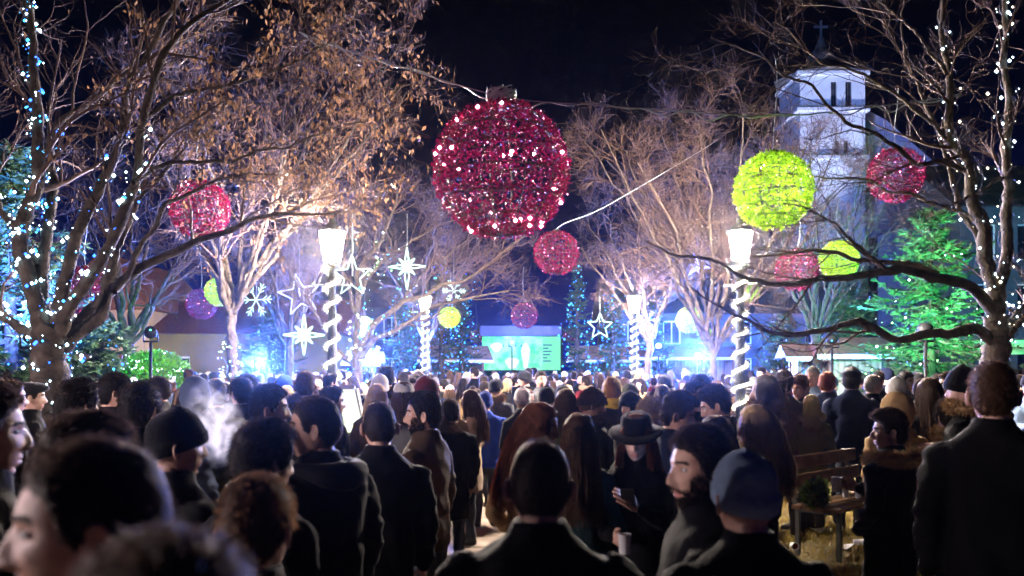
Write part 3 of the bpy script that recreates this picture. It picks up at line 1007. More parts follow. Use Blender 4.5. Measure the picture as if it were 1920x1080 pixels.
def tree(name, label, limbs, base_mat, seed, lv, group, leaves=0, leaf_r=(0.05, 0.1), leaf_zone=None, twig_mat='twig', rmin=0.0028, limb_scale=.9):
    """limbs: list of (points, r0, r1); lv: list of spawn kwargs"""
    root = tag(empty(name, tuple(limbs[0][0][0])), label, 'tree', group)
    off = np.array(limbs[0][0][0])
    LM = 44
    hp = np.stack([smoothline(l[0], LM) - off for l in limbs])
    rr = np.random.default_rng(seed)
    kink = rr.normal(0, 1, (len(hp), 12, 3))
    tq = np.linspace(0, 11, LM)
    kk = np.stack([[np.interp(tq, np.arange(12), kink[i, :, j]) for j in range(3)] for i in range(len(hp))]).transpose(0, 2, 1)
    span = np.linalg.norm(hp[:, -1] - hp[:, 0], axis=1)[:, None, None]
    hp += kk * .0085 * span * np.minimum(1, np.arange(LM) / 6)[None, :, None] + rr.normal(0, .005, hp.shape) * (np.arange(LM) > 2)[None, :, None]
    hr = np.stack([l[1] + (l[2] - l[1]) * np.linspace(0, 1, LM) ** 0.8 for l in limbs])
    g = Geo()
    hr = hr * limb_scale
    g_limbs(g, hp, hr, 10, seed)
    cur = (hp[1:], hr[1:]) if len(hp) > 1 else (hp, hr)
    gt = Geo()
    allp = []
    for i, k in enumerate(lv):
        k = dict(k)
        sides = k.pop('sides', 4)
        into = k.pop('into', 'crown')
        c = spawn(cur[0], cur[1], seed=seed + 11 * i + 1, rmin=rmin, **k)
        g_tubes(g if into == 'trunk' else gt, c[0], c[1], sides)
        if i >= len(lv) - 2:
            allp.append(c[0])
        cur = c
    build('trunk', g, M[base_mat], root)
    crown = build('crown', gt, M[twig_mat], root)
    if leaves:
        pp = np.concatenate([a.reshape(-1, 3) for a in allp])
        wpp = pp + off
        wt = np.ones(len(pp))
        if leaf_zone is not None:
            wt = leaf_zone(wpp)
        cl = np.array([mnoise.noise(Vector(q) * 1.5) for q in wpp[::7]])
        wt = wt * np.where(np.repeat(cl, 7)[:len(wt)] > .08, 1.0, .12)
        pick = rr.choice(len(pp), leaves, p=wt / wt.sum())
        b = pp[pick] + rr.normal(0, .03, (leaves, 3))
        d = unit(rr.normal(0, .45, (leaves, 3)) + np.array([0, 0, -1.0]))
        s = unit(np.cross(d, rr.normal(0, 1, (leaves, 3))))
        gl = Geo()
        g_strips(gl, b, d, s, rr.uniform(leaf_r[0], leaf_r[1], leaves), rr.uniform(.02, .045, leaves))
        tag(build('leaves', gl, M['dry_leaf'], root, smooth=False), kind='stuff')
    return root, hp + off, hr


def px_line(pp, d0, d1):
    n_ = len(pp)
    return np.array([P(a, b, d0 + (d1 - d0) * i / max(1, n_ - 1)) for i, (a, b) in enumerate(pp)])


# --- big multi-stemmed tree at left
D = 8.0
tb = P(92, 690, D)
base = np.array([tb[0], D, -0.1])
limbs = [([base, base + [0, 0, .7], P(92, 700, D), P(90, 655, D), P(96, 620, D)], .26, .17)]
def L(pp, d0, d1, r0, r1): limbs.append((px_line(pp, d0, d1), r0, r1))
L([(90, 660), (70, 580), (45, 480), (44, 420), (62, 320), (70, 200), (60, 60), (40, -60)], 8.0, 8.4, .11, .03)
L([(92, 655), (75, 560), (85, 470), (95, 380), (87, 271), (120, 225), (158, 200), (250, 133), (330, 80), (420, 20)], 8.0, 9.3, .08, .012)
L([(95, 655), (115, 570), (140, 480), (165, 410), (204, 304), (230, 210), (258, 142), (337, 0), (380, -90)], 8.0, 8.7, .085, .02)
L([(98, 660), (123, 604), (165, 520), (197, 466), (225, 400), (250, 325), (271, 225), (312, 96), (421, 0), (500, -70)], 8.0, 7.6, .08, .016)
L([(104, 665), (150, 620), (197, 572), (211, 509), (225, 445), (285, 347), (330, 290), (420, 240)], 8.0, 8.9, .075, .014)
L([(105, 670), (127, 642), (176, 579), (267, 509), (338, 477), (405, 445), (493, 410), (560, 402), (640, 400)], 8.0, 9.6, .085, .013)
L([(215, 548), (243, 509), (299, 403), (340, 368), (430, 330), (520, 330)], 8.3, 9.2, .035, .01)
L([(271, 225), (342, 175), (446, 154), (562, 112), (640, 60)], 7.8, 9.0, .026, .008)
L([(250, 342), (304, 312), (375, 306), (437, 300), (583, 258), (680, 225)], 7.7, 9.2, .028, .008)
L([(80, 640), (40, 615), (0, 592), (-60, 560)], 8.0, 8.2, .06, .03)
L([(70, 500), (20, 420), (-30, 330), (-60, 200)], 8.2, 8.6, .05, .02)
tree_left, TL, TLR = tree('bare_tree', 'big many stemmed bare tree with wound lights, nearest on the left', limbs, 'bark', 21, [
    dict(n_per=9, length=(.9, 2.0), angle=(18, 60), M_=8, tmin=.3, trop=(.06, 0, .15), wig=.13, rscale=.5, sides=5),
    dict(n_per=7, length=(.4, 1.0), angle=(25, 65), M_=6, tmin=.15, trop=(0, 0, .1), wig=.2, rscale=.6, sides=3),
    dict(n_per=4, length=(.12, .4), angle=(25, 70), M_=4, tmin=.15, trop=(0, 0, -.05), wig=.25, rscale=.6, sides=3),
], 'bare winter trees', leaves=2600, leaf_r=(.04, .09), leaf_zone=lambda w: np.exp(-((w[:, 0] + 2.4) / 1.3) ** 2) + .06, twig_mat='twig')


def auto_limbs(px, d, ztop_px, spread, n, seed, r0=.12, fork_px=640, lean=0.0):
    """a forked trunk: limbs fan out from a fork into a rounded crown"""
    r = np.random.default_rng(seed)
    b = P(px, 690, d)
    b[2] = -.1
    fk = P(px + r.uniform(-4, 4), fork_px, d)
    out = [([b, b * .5 + fk * .5 + [r.uniform(-.06, .06), 0, 0], fk], r0, r0 * .75)]
    for i in range(n):
        a = 2 * np.pi * (i + r.uniform(-.3, .3)) / n
        top = P(px + lean + spread * math.cos(a) * r.uniform(.55, 1.0), ztop_px + r.uniform(0, 150) * (0.6 + .4 * abs(math.cos(a))), d + math.sin(a) * spread * d / FPX * .8)
        mid = fk * .45 + top * .55 + np.array([0, 0, .35 * r.uniform(-.2, 1)])
        out.append((np.array([fk - [0, 0, .1], fk * .8 + mid * .2 + r.normal(0, .05, 3), mid + r.normal(0, .12, 3), top]), r0 * r.uniform(.4, .6), .012))
    return out


LEVELS_MID = [
    dict(n_per=10, length=(1.0, 2.2), angle=(20, 60), M_=7, tmin=.2, trop=(0, 0, .15), wig=.15, rscale=.5, sides=4),
    dict(n_per=8, length=(.5, 1.2), angle=(25, 60), M_=6, tmin=.15, trop=(0, 0, .12), wig=.2, rscale=.6, sides=3),
    dict(n_per=6, length=(.2, .6), angle=(25, 65), M_=4, tmin=.15, trop=(0, 0, .05), wig=.22, rscale=.65, sides=3),
]
# leafy brown tree behind it
lb = auto_limbs(432, 16.0, 60, 330, 12, 5, .12, 585, 90)
tree('beech_tree', 'tree still carrying dry brown leaves above the left lamp', lb, 'bark', 31, [dict(LEVELS_MID[0], n_per=9), dict(LEVELS_MID[1], n_per=7), dict(LEVELS_MID[2], n_per=4)], 'bare winter trees', leaves=3600, leaf_r=(.06, .14), leaf_zone=lambda w: .25 + np.clip((w[:, 0] + 5.5) / 4, 0, 1), rmin=.0035)

# pale forked tree behind the left lamp
limbs = []
D = 21.0
b = P(668, 690, D); b[2] = -.1
limbs.append(([b, P(669, 700, D), P(672, 660, D)], .2, .16))
L([(672, 665), (671, 610), (670, 567), (673, 517), (690, 480), (713, 450), (735, 400), (745, 350)], D, D + .8, .11, .02)
L([(674, 665), (685, 635), (703, 607), (747, 573), (780, 557), (843, 533), (893, 510), (950, 470), (985, 440)], D, D - .8, .1, .018)
L([(676, 670), (690, 650), (720, 627), (790, 593), (827, 570), (880, 560), (950, 545)], D, D - 1.2, .09, .018)
L([(666, 685), (645, 668), (627, 647), (587, 580), (560, 530), (520, 490)], D, D + .6, .08, .016)
L([(671, 600), (650, 540), (630, 480), (600, 420), (585, 370)], D, D + 1.2, .06, .014)
L([(672, 560), (690, 520), (720, 490), (790, 440), (850, 410)], D, D + 1.2, .06, .014)
L([(747, 573), (770, 540), (800, 500), (850, 470), (900, 430)], D - .4, D + .2, .05, .012)
tree('forked_tree', 'pale barked forked tree lit up behind the left lamp', limbs, 'bark_pale', 41, [dict(LEVELS_MID[0], n_per=11, trop=(0.02, 0, .12)), dict(LEVELS_MID[1], n_per=8), dict(LEVELS_MID[2], n_per=6)], 'bare winter trees', rmin=.004)

# middle tree at right
lb = auto_limbs(1338, 19.0, 215, 270, 15, 8, .115, 660, 0)
tree('forked_tree', 'dense twigged bare tree rising behind the far right lamp', lb, 'bark_pale', 51, [dict(LEVELS_MID[0], n_per=11), dict(LEVELS_MID[1], n_per=9), dict(LEVELS_MID[2], n_per=6)], 'bare winter trees', rmin=.004)

# tree between screen and right lamp, farther back
lb = auto_limbs(1215, 29.0, 380, 150, 9, 9, .16, 640, -40)
tree('bare_tree', 'smaller bare tree beyond the far right lamp', lb, 'bark_pale', 61, [dict(LEVELS_MID[0], n_per=9), dict(LEVELS_MID[1], n_per=7), dict(LEVELS_MID[2], n_per=4)], 'bare winter trees', rmin=.006)
lb = auto_limbs(800, 32.0, 330, 190, 9, 19, .18, 640, 0)
tree('bare_tree', 'bare tree behind the far left lamp', lb, 'bark', 71, [dict(LEVELS_MID[0], n_per=9), dict(LEVELS_MID[1], n_per=7), dict(LEVELS_MID[2], n_per=4)], 'bare winter trees', rmin=.006)
lb = auto_limbs(545, 27.0, 380, 180, 9, 29, .18, 640, 0)
tree('bare_tree', 'bare tree behind the shining white star', lb, 'bark', 81, [dict(LEVELS_MID[0], n_per=9), dict(LEVELS_MID[1], n_per=7), dict(LEVELS_MID[2], n_per=4)], 'bare winter trees', rmin=.006)
lb = auto_limbs(1530, 24.0, 255, 210, 12, 39, .13, 640, 10)
tree('bare_tree', 'bare tree behind the right lamp and plank hut', lb, 'bark', 91, [dict(LEVELS_MID[0], n_per=10), dict(LEVELS_MID[1], n_per=8), dict(LEVELS_MID[2], n_per=5)], 'bare winter trees', rmin=.006)
lb = auto_limbs(240, 22.0, 300, 230, 9, 49, .18, 640, 0)
tree('bare_tree', 'bare tree behind the lit green bush', lb, 'bark', 93, [dict(LEVELS_MID[0], n_per=9), dict(LEVELS_MID[1], n_per=7), dict(LEVELS_MID[2], n_per=4)], 'bare winter trees', rmin=.005)

# --- big tree at right
limbs = []
D = 9.0
tb = P(1866, 690, D)
base = np.array([tb[0], D, -.1])
limbs.append(([base, base + [0, 0, .8], P(1864, 690, D), P(1868, 640, D), P(1868, 590, D)], .24, .17))
L([(1868, 610), (1868, 550), (1856, 470), (1845, 420), (1834, 394), (1819, 337), (1792, 262), (1777, 157), (1762, 37), (1740, -60)], 9.0, 8.7, .13, .025)
L([(1866, 600), (1875, 500), (1886, 405), (1890, 225), (1886, 112), (1879, 37), (1870, -60)], 9.0, 9.3, .1, .03)
L([(1862, 650), (1843, 619), (1800, 615), (1681, 628), (1613, 606), (1527, 615), (1463, 619), (1399, 606), (1339, 576), (1292, 538)], 9.0, 8.0, .085, .012)
L([(1866, 590), (1843, 564), (1783, 530), (1707, 504), (1655, 502), (1570, 521), (1484, 532), (1420, 527), (1373, 512), (1305, 478), (1207, 453)], 9.0, 8.0, .085, .009)
L([(1660, 503), (1620, 470), (1570, 427), (1519, 393), (1470, 380)], 8.5, 8.9, .03, .009)
L([(1760, 515), (1707, 495), (1613, 483), (1527, 474), (1399, 487), (1340, 500)], 8.8, 9.4, .045, .009)
L([(1869, 640), (1890, 610), (1915, 580), (1960, 520)], 9.0, 9.2, .06, .03)
L([(1872, 650), (1900, 620), (1940, 560)], 9.0, 8.6, .06, .03)
L([(1810, 320), (1770, 305), (1725, 300), (1661, 266), (1575, 214), (1519, 169), (1477, 146), (1410, 94), (1340, 60)], 8.8, 8.2, .04, .008)
L([(1800, 285), (1785, 270), (1740, 225), (1650, 161), (1594, 131), (1537, 105), (1450, 40)], 8.75, 9.2, .035, .008)
L([(1775, 140), (1762, 120), (1717, 56), (1654, 7), (1600, -40)], 8.7, 8.9, .03, .01)
L([(1850, 430), (1800, 400), (1706, 367), (1620, 345), (1540, 330), (1450, 300)], 9.0, 9.8, .035, .008)
L([(1886, 330), (1850, 352), (1785, 382), (1706, 372)], 9.2, 8.4, .03, .009)
L([(1856, 480), (1820, 430), (1790, 330), (1740, 200), (1700, 60), (1690, -30)], 9.0, 9.8, .05, .012)
tree_right, TR, TRR = tree('bare_tree', 'big bare tree at far right with long low limbs over the crowd', limbs, 'bark_pale', 121, [
    dict(n_per=8, length=(.8, 1.9), angle=(20, 65), M_=8, tmin=.3, trop=(-.1, 0, .1), wig=.14, rscale=.45, sides=5),
    dict(n_per=7, length=(.35, .9), angle=(25, 65), M_=6, tmin=.15, trop=(0, 0, .06), wig=.2, rscale=.6, sides=3),
    dict(n_per=4, length=(.1, .35), angle=(25, 70), M_=4, tmin=.15, trop=(0, 0, 0), wig=.25, rscale=.6, sides=3),
], 'bare winter trees', rmin=.0026, limb_scale=.74)


# ------------------------------------------------------------------ conifers and the clipped bush
def conifer(name, label, loc, h, rad, seed, dens=1.0, mat='needle'):
    r = np.random.default_rng(seed)
    t = tag(empty(name, loc), label, 'tree', 'evergreen trees')
    g = Geo()
    z = np.linspace(0, h, 6)
    g_tubes(g, np.stack([np.zeros(6), np.zeros(6), z], 1), np.linspace(.03 * h, .006, 6), 7)
    build('trunk', g, M['bark'], t)
    nb = int(150 * dens)
    u = r.uniform(0.05, 1, nb) ** .85
    a = r.uniform(0, 2 * np.pi, nb)
    lump = 1 + .28 * np.sin(3 * a + 9 * u + seed) + .2 * np.sin(5 * a - 14 * u)
    zz = h * u
    Lb = rad * (1 - u) ** .62 * r.uniform(.55, 1.2, nb) * lump + .08
    d = np.stack([np.cos(a), np.sin(a), r.uniform(-.15, .5, nb)], 1)
    m_ = 6
    tt = np.linspace(0, 1, m_)
    br = np.zeros((nb, m_, 3))
    br[:, :, :2] = (d[:, None, :2] * Lb[:, None, None] * tt[None, :, None])
    br[:, :, 2] = zz[:, None] + d[:, 2:3] * Lb[:, None] * tt - .25 * Lb[:, None] * np.sin(tt * np.pi * .7)[None]
    g = Geo()
    g_tubes(g, br, np.linspace(.02, .004, m_), 3)
    ns = int(90)
    par = np.repeat(np.arange(nb), ns)
    tq = r.uniform(.12, 1, nb * ns)
    fi = tq * (m_ - 1)
    i0 = np.clip(fi.astype(int), 0, m_ - 2)
    fr = (fi - i0)[:, None]
    p = br[par, i0] * (1 - fr) + br[par, i0 + 1] * fr
    tan = unit(br[par, i0 + 1] - br[par, i0])
    sd = unit(np.cross(tan, np.array([0, 0, 1.0]))) * r.choice([-1, 1], nb * ns)[:, None]
    dd = unit(tan * .7 + sd * .8 + r.normal(0, .3, p.shape) + np.array([0, 0, -.25]))
    s2 = unit(np.cross(dd, r.normal(0, 1, p.shape)))
    g_strips(g, p, dd, s2, r.uniform(.06, .2, len(p)) * (rad / 1.5) ** .5, .032, 1)
    build('crown', g, [M['bark'], M[mat]], t, smooth=False)
    return t


conifer('fir_tree', 'broad fir glowing green in floodlight behind the right tree', tuple(P(1745, 690, 18.5) * [1, 1, 0]), 5.4, 2.0, 1, 1.6)
conifer('fir_tree', 'dark fir between the plank hut and the white awning', tuple(P(1712, 690, 20) * [1, 1, 0]), 2.9, 1.2, 2, 1.2)
conifer('fir_tree', 'bluish fir behind the plank hut', tuple(P(1590, 690, 28) * [1, 1, 0]), 5.0, 1.8, 3, 1.2)
conifer('fir_tree', 'bluish fir between the right lamp and the hut with white counter', tuple(P(1470, 690, 29) * [1, 1, 0]), 3.8, 1.5, 4, 1.2)
conifer('fir_tree', 'small fir lit teal beside the big left trunk', tuple(P(178, 690, 13) * [1, 1, 0]), 2.75, 1.0, 5, 1.3)
conifer('fir_tree', 'blue lit fir at the left edge behind the many stemmed tree', tuple(P(20, 690, 12.6) * [1, 1, 0]), 5.2, 1.5, 6, 1.3)
conifer('fir_tree', 'bluish fir in front of the dark house left of the star', tuple(P(505, 690, 33) * [1, 1, 0]), 4.2, 2.0, 7, 1.2)
# slim tall evergreens hung with blue lights near the screen
for i, (px_, d_, h_, lab) in enumerate([
        (755, 35, 6.0, 'slim evergreen hung with blue lights left of the far left lamp'),
        (828, 37, 7.0, 'slim evergreen hung with blue lights behind the yellow green ball'),
        (866, 38, 6.4, 'slim evergreen hung with teal lights next to the left hut by the screen'),
        (1082, 38, 6.6, 'slim evergreen hung with teal lights just right of the screen'),
        (1150, 36, 5.6, 'slim evergreen hung with blue lights left of the far right lamp'),
        (1230, 37, 5.0, 'slim evergreen hung with blue lights right of the far right lamp')]):
    conifer('cypress_tree', lab, tuple(P(px_, 690, d_) * [1, 1, 0]), h_, .85, 20 + i, 1.0)

# clipped bush with chains of green lights
bush = tag(empty('clipped_bush', tuple(P(288, 690, 20.2) * [1, 1, 0])), 'round clipped evergreen bush strung with green lights', 'bush')
r = np.random.default_rng(77)
nlf = 9000
th = r.uniform(0, 2 * np.pi, nlf)
ph = np.arccos(r.uniform(0, 1, nlf))
rad_ = r.uniform(.82, 1.03, nlf) * (1 + .06 * np.sin(5 * th) * np.sin(3 * ph))
dirs = np.stack([np.sin(ph) * np.cos(th), np.sin(ph) * np.sin(th), np.cos(ph)], 1)
b = dirs * rad_[:, None] * np.array([.95, .9, 1.05]) + [0, 0, 1.25]
b[:, 2] = np.where(b[:, 2] < 1.3, b[:, 2] - r.uniform(0, .9, nlf) * (b[:, 2] < 1.6), b[:, 2])
d = unit(dirs + r.normal(0, .5, (nlf, 3)))
s = unit(np.cross(d, r.normal(0, 1, (nlf, 3))))
g = Geo()
g_strips(g, b, d, s, r.uniform(.06, .13, nlf), r.uniform(.03, .06, nlf))
build('crown', g, M['leaf_green'], bush, smooth=False)
g = Geo()
for a in np.arange(5) * 1.26:
    g_tubes(g, np.array([[0, 0, 0], [.2 * math.cos(a), .2 * math.sin(a), .6], [.5 * math.cos(a), .5 * math.sin(a), 1.2]]), np.array([.06, .04, .02]), 5)
build('trunk', g, M['bark'], bush)


# ================================================================== STRING LIGHTS
def light_string(label, line, n, mats, r_=(.012, .02), group='strings of lights', jitter=.02, seed=0, wire=True, name='string_lights'):
    rr = np.random.default_rng(seed)
    line = np.asarray(line)
    o = line[0].copy()
    t = tag(empty(name, tuple(o)), label, 'string lights', group)
    if wire:
        g = Geo()
        g_tubes(g, line - o, .004, 3)
        build('wire', g, M['black_metal'], t)
    s = np.concatenate([[0], np.cumsum(np.linalg.norm(np.diff(line, axis=0), axis=1))])
    ss = np.sort(rr.uniform(0, s[-1], n))
    p = np.stack([np.interp(ss, s, line[:, j]) for j in range(3)], 1) + rr.normal(0, jitter, (n, 3)) - o
    mi = rr.choice(len(mats), n)
    sz_ = r_[0] * .6 + (r_[1] * 1.25 - r_[0] * .6) * rr.uniform(0, 1, n) ** 2.5
    g = Geo()
    g_dots(g, p, sz_, mi)
    tag(build('bulbs', g, [M[m_] for m_ in mats], t), kind='stuff')
    return t


def helix(path_, rad, turns, m=200, extra=.025):
    tt = np.linspace(0, 1, m)
    src = np.linspace(0, 1, len(path_))
    c = np.stack([np.interp(tt, src, path_[:, j]) for j in range(3)], 1)
    rd = np.interp(tt, src, rad) + extra
    tan = unit(np.gradient(c, axis=0))
    u = unit(np.cross(tan, np.array([0.2, 1, 0.1])))
    w = np.cross(tan, u)
    a = tt * turns * 2 * np.pi
    return c + rd[:, None] * (np.cos(a)[:, None] * u + np.sin(a)[:, None] * w)


names_l = ['lower trunk', 'leftmost stem', 'second stem', 'middle stem', 'fourth stem', None, 'long low limb']
for i, nm in enumerate(names_l):
    if nm is None:
        continue
    mats = ['led_white', 'led_teal', 'led_blue', 'led_white']
    frac = 1.0 if i < 2 else .62 if i < 5 else .3
    k = max(3, int(16 * frac))
    light_string('cool white and blue lights wound round the %s of the left tree' % nm, helix(TL[i][:int(k * 2.75)], TLR[i][:int(k * 2.75)], 14 * frac), int((190 if i == 0 else 330 if i == 1 else 130) * frac), mats, (.008, .017), 'lights wound on the left tree', .02, 100 + i)
light_string('cool white lights on the low left limb of the left tree', helix(TL[10], TLR[10], 8), 60, ['led_white', 'led_teal'], (.009, .018), 'lights wound on the left tree', .02, 131)
light_string('cool white lights on the outer stem at the left edge', helix(TL[11], TLR[11], 8), 80, ['led_white', 'led_blue'], (.009, .018), 'lights wound on the left tree', .02, 132)
for i, nm, k, cnt in [(0, 'trunk', 16, 40), (1, 'left stem', 14, 60), (2, 'right stem', 16, 75), (7, 'low right limb', 16, 22), (8, 'second low right limb', 16, 22)]:
    light_string('sparse white lights on the %s of the right tree' % nm, helix(TR[i][:int(k * 2.75)], TRR[i][:int(k * 2.75)], 9), cnt, ['led_white', 'led_white', 'led_warm'], (.007, .018), 'lights on the right tree', .06, 140 + i)


def cone_spiral(loc, h, rad, turns, m=300):
    tt = np.linspace(0, 1, m)
    a = tt * turns * 2 * np.pi
    rr = rad * (1 - tt) ** .8 + .1
    return np.stack([loc[0] + rr * np.cos(a), loc[1] + rr * np.sin(a), .4 + tt * (h - .4)], 1)


light_string('blue and white lights spiralling over the fir at the left edge', cone_spiral(P(20, 690, 12.6), 5.0, 1.4, 11), 330, ['led_blue', 'led_blue', 'led_teal', 'led_white'], (.014, .03), 'lights on evergreens', .05, 160)
light_string('teal lights spiralling over the small fir by the left trunk', cone_spiral(P(178, 690, 13), 2.7, .95, 7), 150, ['led_teal', 'led_white', 'led_blue'], (.012, .024), 'lights on evergreens', .05, 161)
light_string('green white lights spiralling over the floodlit fir', cone_spiral(P(1745, 690, 18.5), 5.0, 1.6, 8), 110, ['led_green', 'led_white'], (.014, .026), 'lights on evergreens', .08, 162)
for i, (px_, d_, h_, a_, b_) in enumerate([(755, 35, 6.0, 'left of the far left lamp', 'led_blue'), (828, 37, 7.0, 'behind the yellow green ball', 'led_blue'), (866, 38, 6.4, 'next to the left hut by the screen', 'led_teal'), (1082, 38, 6.6, 'just right of the screen', 'led_teal'), (1150, 36, 5.6, 'left of the far right lamp', 'led_blue'), (1230, 37, 5.0, 'right of the far right lamp', 'led_blue')]):
    light_string('%s lights on the slim evergreen %s' % ('teal' if 'teal' in b_ else 'blue', a_), cone_spiral(P(px_, 690, d_), h_, .8, 12), 260, [b_, b_, b_, 'led_teal', 'led_blue'], (.016, .04), 'lights on the slim evergreens', .12, 170 + i, wire=False)
tt = np.linspace(0, 1, 400)
bl = P(288, 690, 20.2)
ang = tt * 5 * 2 * np.pi
zz = .9 + 1.35 * tt + .08 * np.sin(ang * 2.5)
rr_ = 1.02 * np.sqrt(np.clip(1 - ((zz - 1.25) / 1.12) ** 2, .02, 1))
light_string('chains of green white lights over the clipped bush', np.stack([bl[0] + rr_ * np.cos(ang), bl[1] + rr_ * np.sin(ang) * .95, zz], 1), 330, ['led_green', 'led_green', 'led_white'], (.012, .02), 'lights on evergreens', .03, 180)
# the trunk of the leafy tree and of the pale tree carry lights at their foot
light_string('white lights wound round the foot of the leafy tree', helix(np.stack([P(432, y_, 16) for y_ in np.linspace(760, 640, 6)]), np.full(6, .16), 7), 80, ['led_white', 'led_warm', 'led_green'], (.012, .022), 'lights on the middle trees', .03, 190)
light_string('white and teal lights wound round the foot of the pale forked tree', helix(np.stack([P(670, y_, 21) for y_ in np.linspace(740, 600, 6)]), np.full(6, .19), 7), 110, ['led_white', 'led_teal', 'led_warm'], (.014, .026), 'lights on the middle trees', .05, 191)
light_string('white and teal lights hanging in the pale forked tree', np.stack([P(x_, y_, 20.4) for x_, y_ in ((700, 690), (705, 640), (690, 560), (720, 470), (760, 520), (790, 590))]), 90, ['led_teal', 'led_white', 'led_green'], (.012, .024), 'lights on the middle trees', .22, 192, wire=False)
# ================================================================== HANGING BALLS
def ball_meshes(kind, seed):
    r = np.random.default_rng(seed)
    out = {}
    red = kind != 'lime'
    # wire frame: meridians and rings
    g = Geo()
    a = np.linspace(0, 2 * np.pi, 33)
    for k in range(6):
        ph = k * np.pi / 6
        c = np.stack([np.cos(a) * np.cos(ph), np.cos(a) * np.sin(ph), np.sin(a)], 1) * .94
        g_tubes(g, c, .010, 4)
    for z in (-.75, -.45, -.1, .25, .55, .8):
        q = math.sqrt(1 - z * z) * .94
        g_tubes(g, np.stack([np.cos(a) * q, np.sin(a) * q, np.full(33, z * .94)], 1), .010, 4)
    g_lathe(g, [(.13, .9), (.13, 1.03), (.05, 1.06)], 10)
    out['frame'] = g.mesh('frame', [M['wire']])
    n_ = {'big': 15000, 'red': 5200, 'lime': 7500}[kind]
    turns = {'big': 15, 'red': 9, 'lime': 6}[kind]
    # garland wound in rows
    z = r.uniform(-.98, .98, n_)
    ph = r.uniform(0, 2 * np.pi, n_)
    row = (np.arcsin(z) / np.pi + .5) * turns + ph / (2 * np.pi)
    dist = np.abs(row - np.round(row))
    keep = dist < (.37 if red else .41)
    if kind == 'lime':
        seg = (ph / (2 * np.pi) * 7) % 1
        keep &= (seg > .085) | (r.uniform(0, 1, n_) < .12)
    if kind == 'big':
        patch = np.array([mnoise.noise((math.cos(p) * 1.6, math.sin(p) * 1.6, q * 2.2)) for p, q in zip(ph, z)])
        keep &= (patch > -.22) | (r.uniform(0, 1, n_) < .45)
    z, ph = z[keep], ph[keep]
    k = len(z)
    q = np.sqrt(1 - z * z)
    nrm = np.stack([q * np.cos(ph), q * np.sin(ph), z], 1)
    b = nrm * r.uniform(.9, .98, k)[:, None]
    d = unit(nrm * .35 + r.normal(0, .75, (k, 3)))
    s = unit(np.cross(d, r.normal(0, 1, (k, 3))))
    ln = {'big': .075, 'red': .12, 'lime': .13}[kind]
    g = Geo()
    g_strips(g, b, d, s, r.uniform(.6, 1.2, k) * ln, ln * .34)
    out['tinsel'] = g.mesh('tinsel', [M['tinsel_red' if red else 'tinsel_lime']], False)
    m_ = {'big': 330, 'red': 70, 'lime': 50}[kind]
    z = r.uniform(-.97, .97, m_)
    ph = r.uniform(0, 2 * np.pi, m_)
    q = np.sqrt(1 - z * z)
    p = np.stack([q * np.cos(ph), q * np.sin(ph), z], 1) * r.uniform(.96, 1.02, m_)[:, None]
    size = r.uniform(.003, .006, m_) * (1 if kind == 'big' else 3.0)
    bigone = r.uniform(0, 1, m_) > (.93 if kind == 'big' else .86)
    size = np.where(bigone, size * 2.1, size)
    mi = np.where(bigone, 0, r.choice([0, 1], m_, p=[.12, .88]))
    g = Geo()
    g_dots(g, p, size, mi)
    if kind == 'big':
        k2 = 30
        z = r.uniform(-.9, .9, k2)
        ph = np.arange(k2) * 2.4
        q = np.sqrt(1 - z * z)
        g_dots(g, np.stack([q * np.cos(ph), q * np.sin(ph), z], 1) * .98, .026, 2)
    out['bulbs'] = g.mesh('bulbs', [M['led_pink'], M['led_red'], M['led_spot']] if red else [M['led_lime'], M['led_lime']])
    return out


BALL = {k: ball_meshes(k, i + 3) for i, k in enumerate(('big', 'red', 'lime'))}


def hanging_ball(px, py, rpx, r, kind, label, power, wire_up=1.2):
    d = r * FPX / rpx
    c = P(px, py, d)
    t = tag(empty('hanging_ball', tuple(c), random.random() * 6), label, 'hanging ball', 'lit tinsel balls hung over the square')
    for nm in ('frame', 'tinsel', 'bulbs'):
        o = link(nm, BALL[kind][nm], t, scale=r)
        if nm != 'frame':
            o['kind'] = 'stuff'
    if wire_up > 0:
        g = Geo()
        n_ = 8
        tt = np.linspace(0, 1, n_)
        g_tubes(g, np.stack([.05 * np.sin(tt * 3), .03 * np.sin(tt * 5), r * 1.04 + tt * wire_up], 1), .006, 4)
        build('hanging_wire', g, M['cable'], t)
    ld = bpy.data.lights.new('ball_glow', 'POINT')
    ld.energy = power * (.2 if kind == 'big' else .6 if kind == 'red' else .8)
    ld.color = (1.0, .22, .38) if kind != 'lime' else (.62, 1.0, .12)
    ld.shadow_soft_size = r * .45
    lo = bpy.data.objects.new('ball_glow', ld)
    COL.objects.link(lo)
    lo.parent = t
    return t, c, d


random.seed(4)
big, bigc, bigd = hanging_ball(940, 320, 130, .73, 'big', 'huge dark red tinsel ball hanging from the cable in the middle', 48, 0)
mid, midc, midd = hanging_ball(1043, 474, 42, .40, 'red', 'red tinsel ball hanging just below the huge one', 22, 0)
hanging_ball(375, 392, 55, .42, 'red', 'red tinsel ball caught among the brown leaves at left', 24, .9)
hanging_ball(1680, 328, 51, .42, 'red', 'red tinsel ball in front of the church gable', 24, .9)
hanging_ball(1450, 357, 72, .42, 'lime', 'largest lime green tinsel ball, above the right lamp', 50, 1.0)
hanging_ball(1573, 487, 36, .40, 'lime', 'lime green tinsel ball between right lamp and right tree', 34, .9)
hanging_ball(1495, 506, 40, .40, 'red', 'dim red tinsel ball behind the low limbs, beside a lime ball', 10, .9)
hanging_ball(412, 547, 27, .40, 'lime', 'lime green tinsel ball at left overlapping a purple red one', 40, 1.2)
hanging_ball(378, 570, 29, .45, 'red', 'purple red tinsel ball half behind a lime ball at left', 16, 1.2)
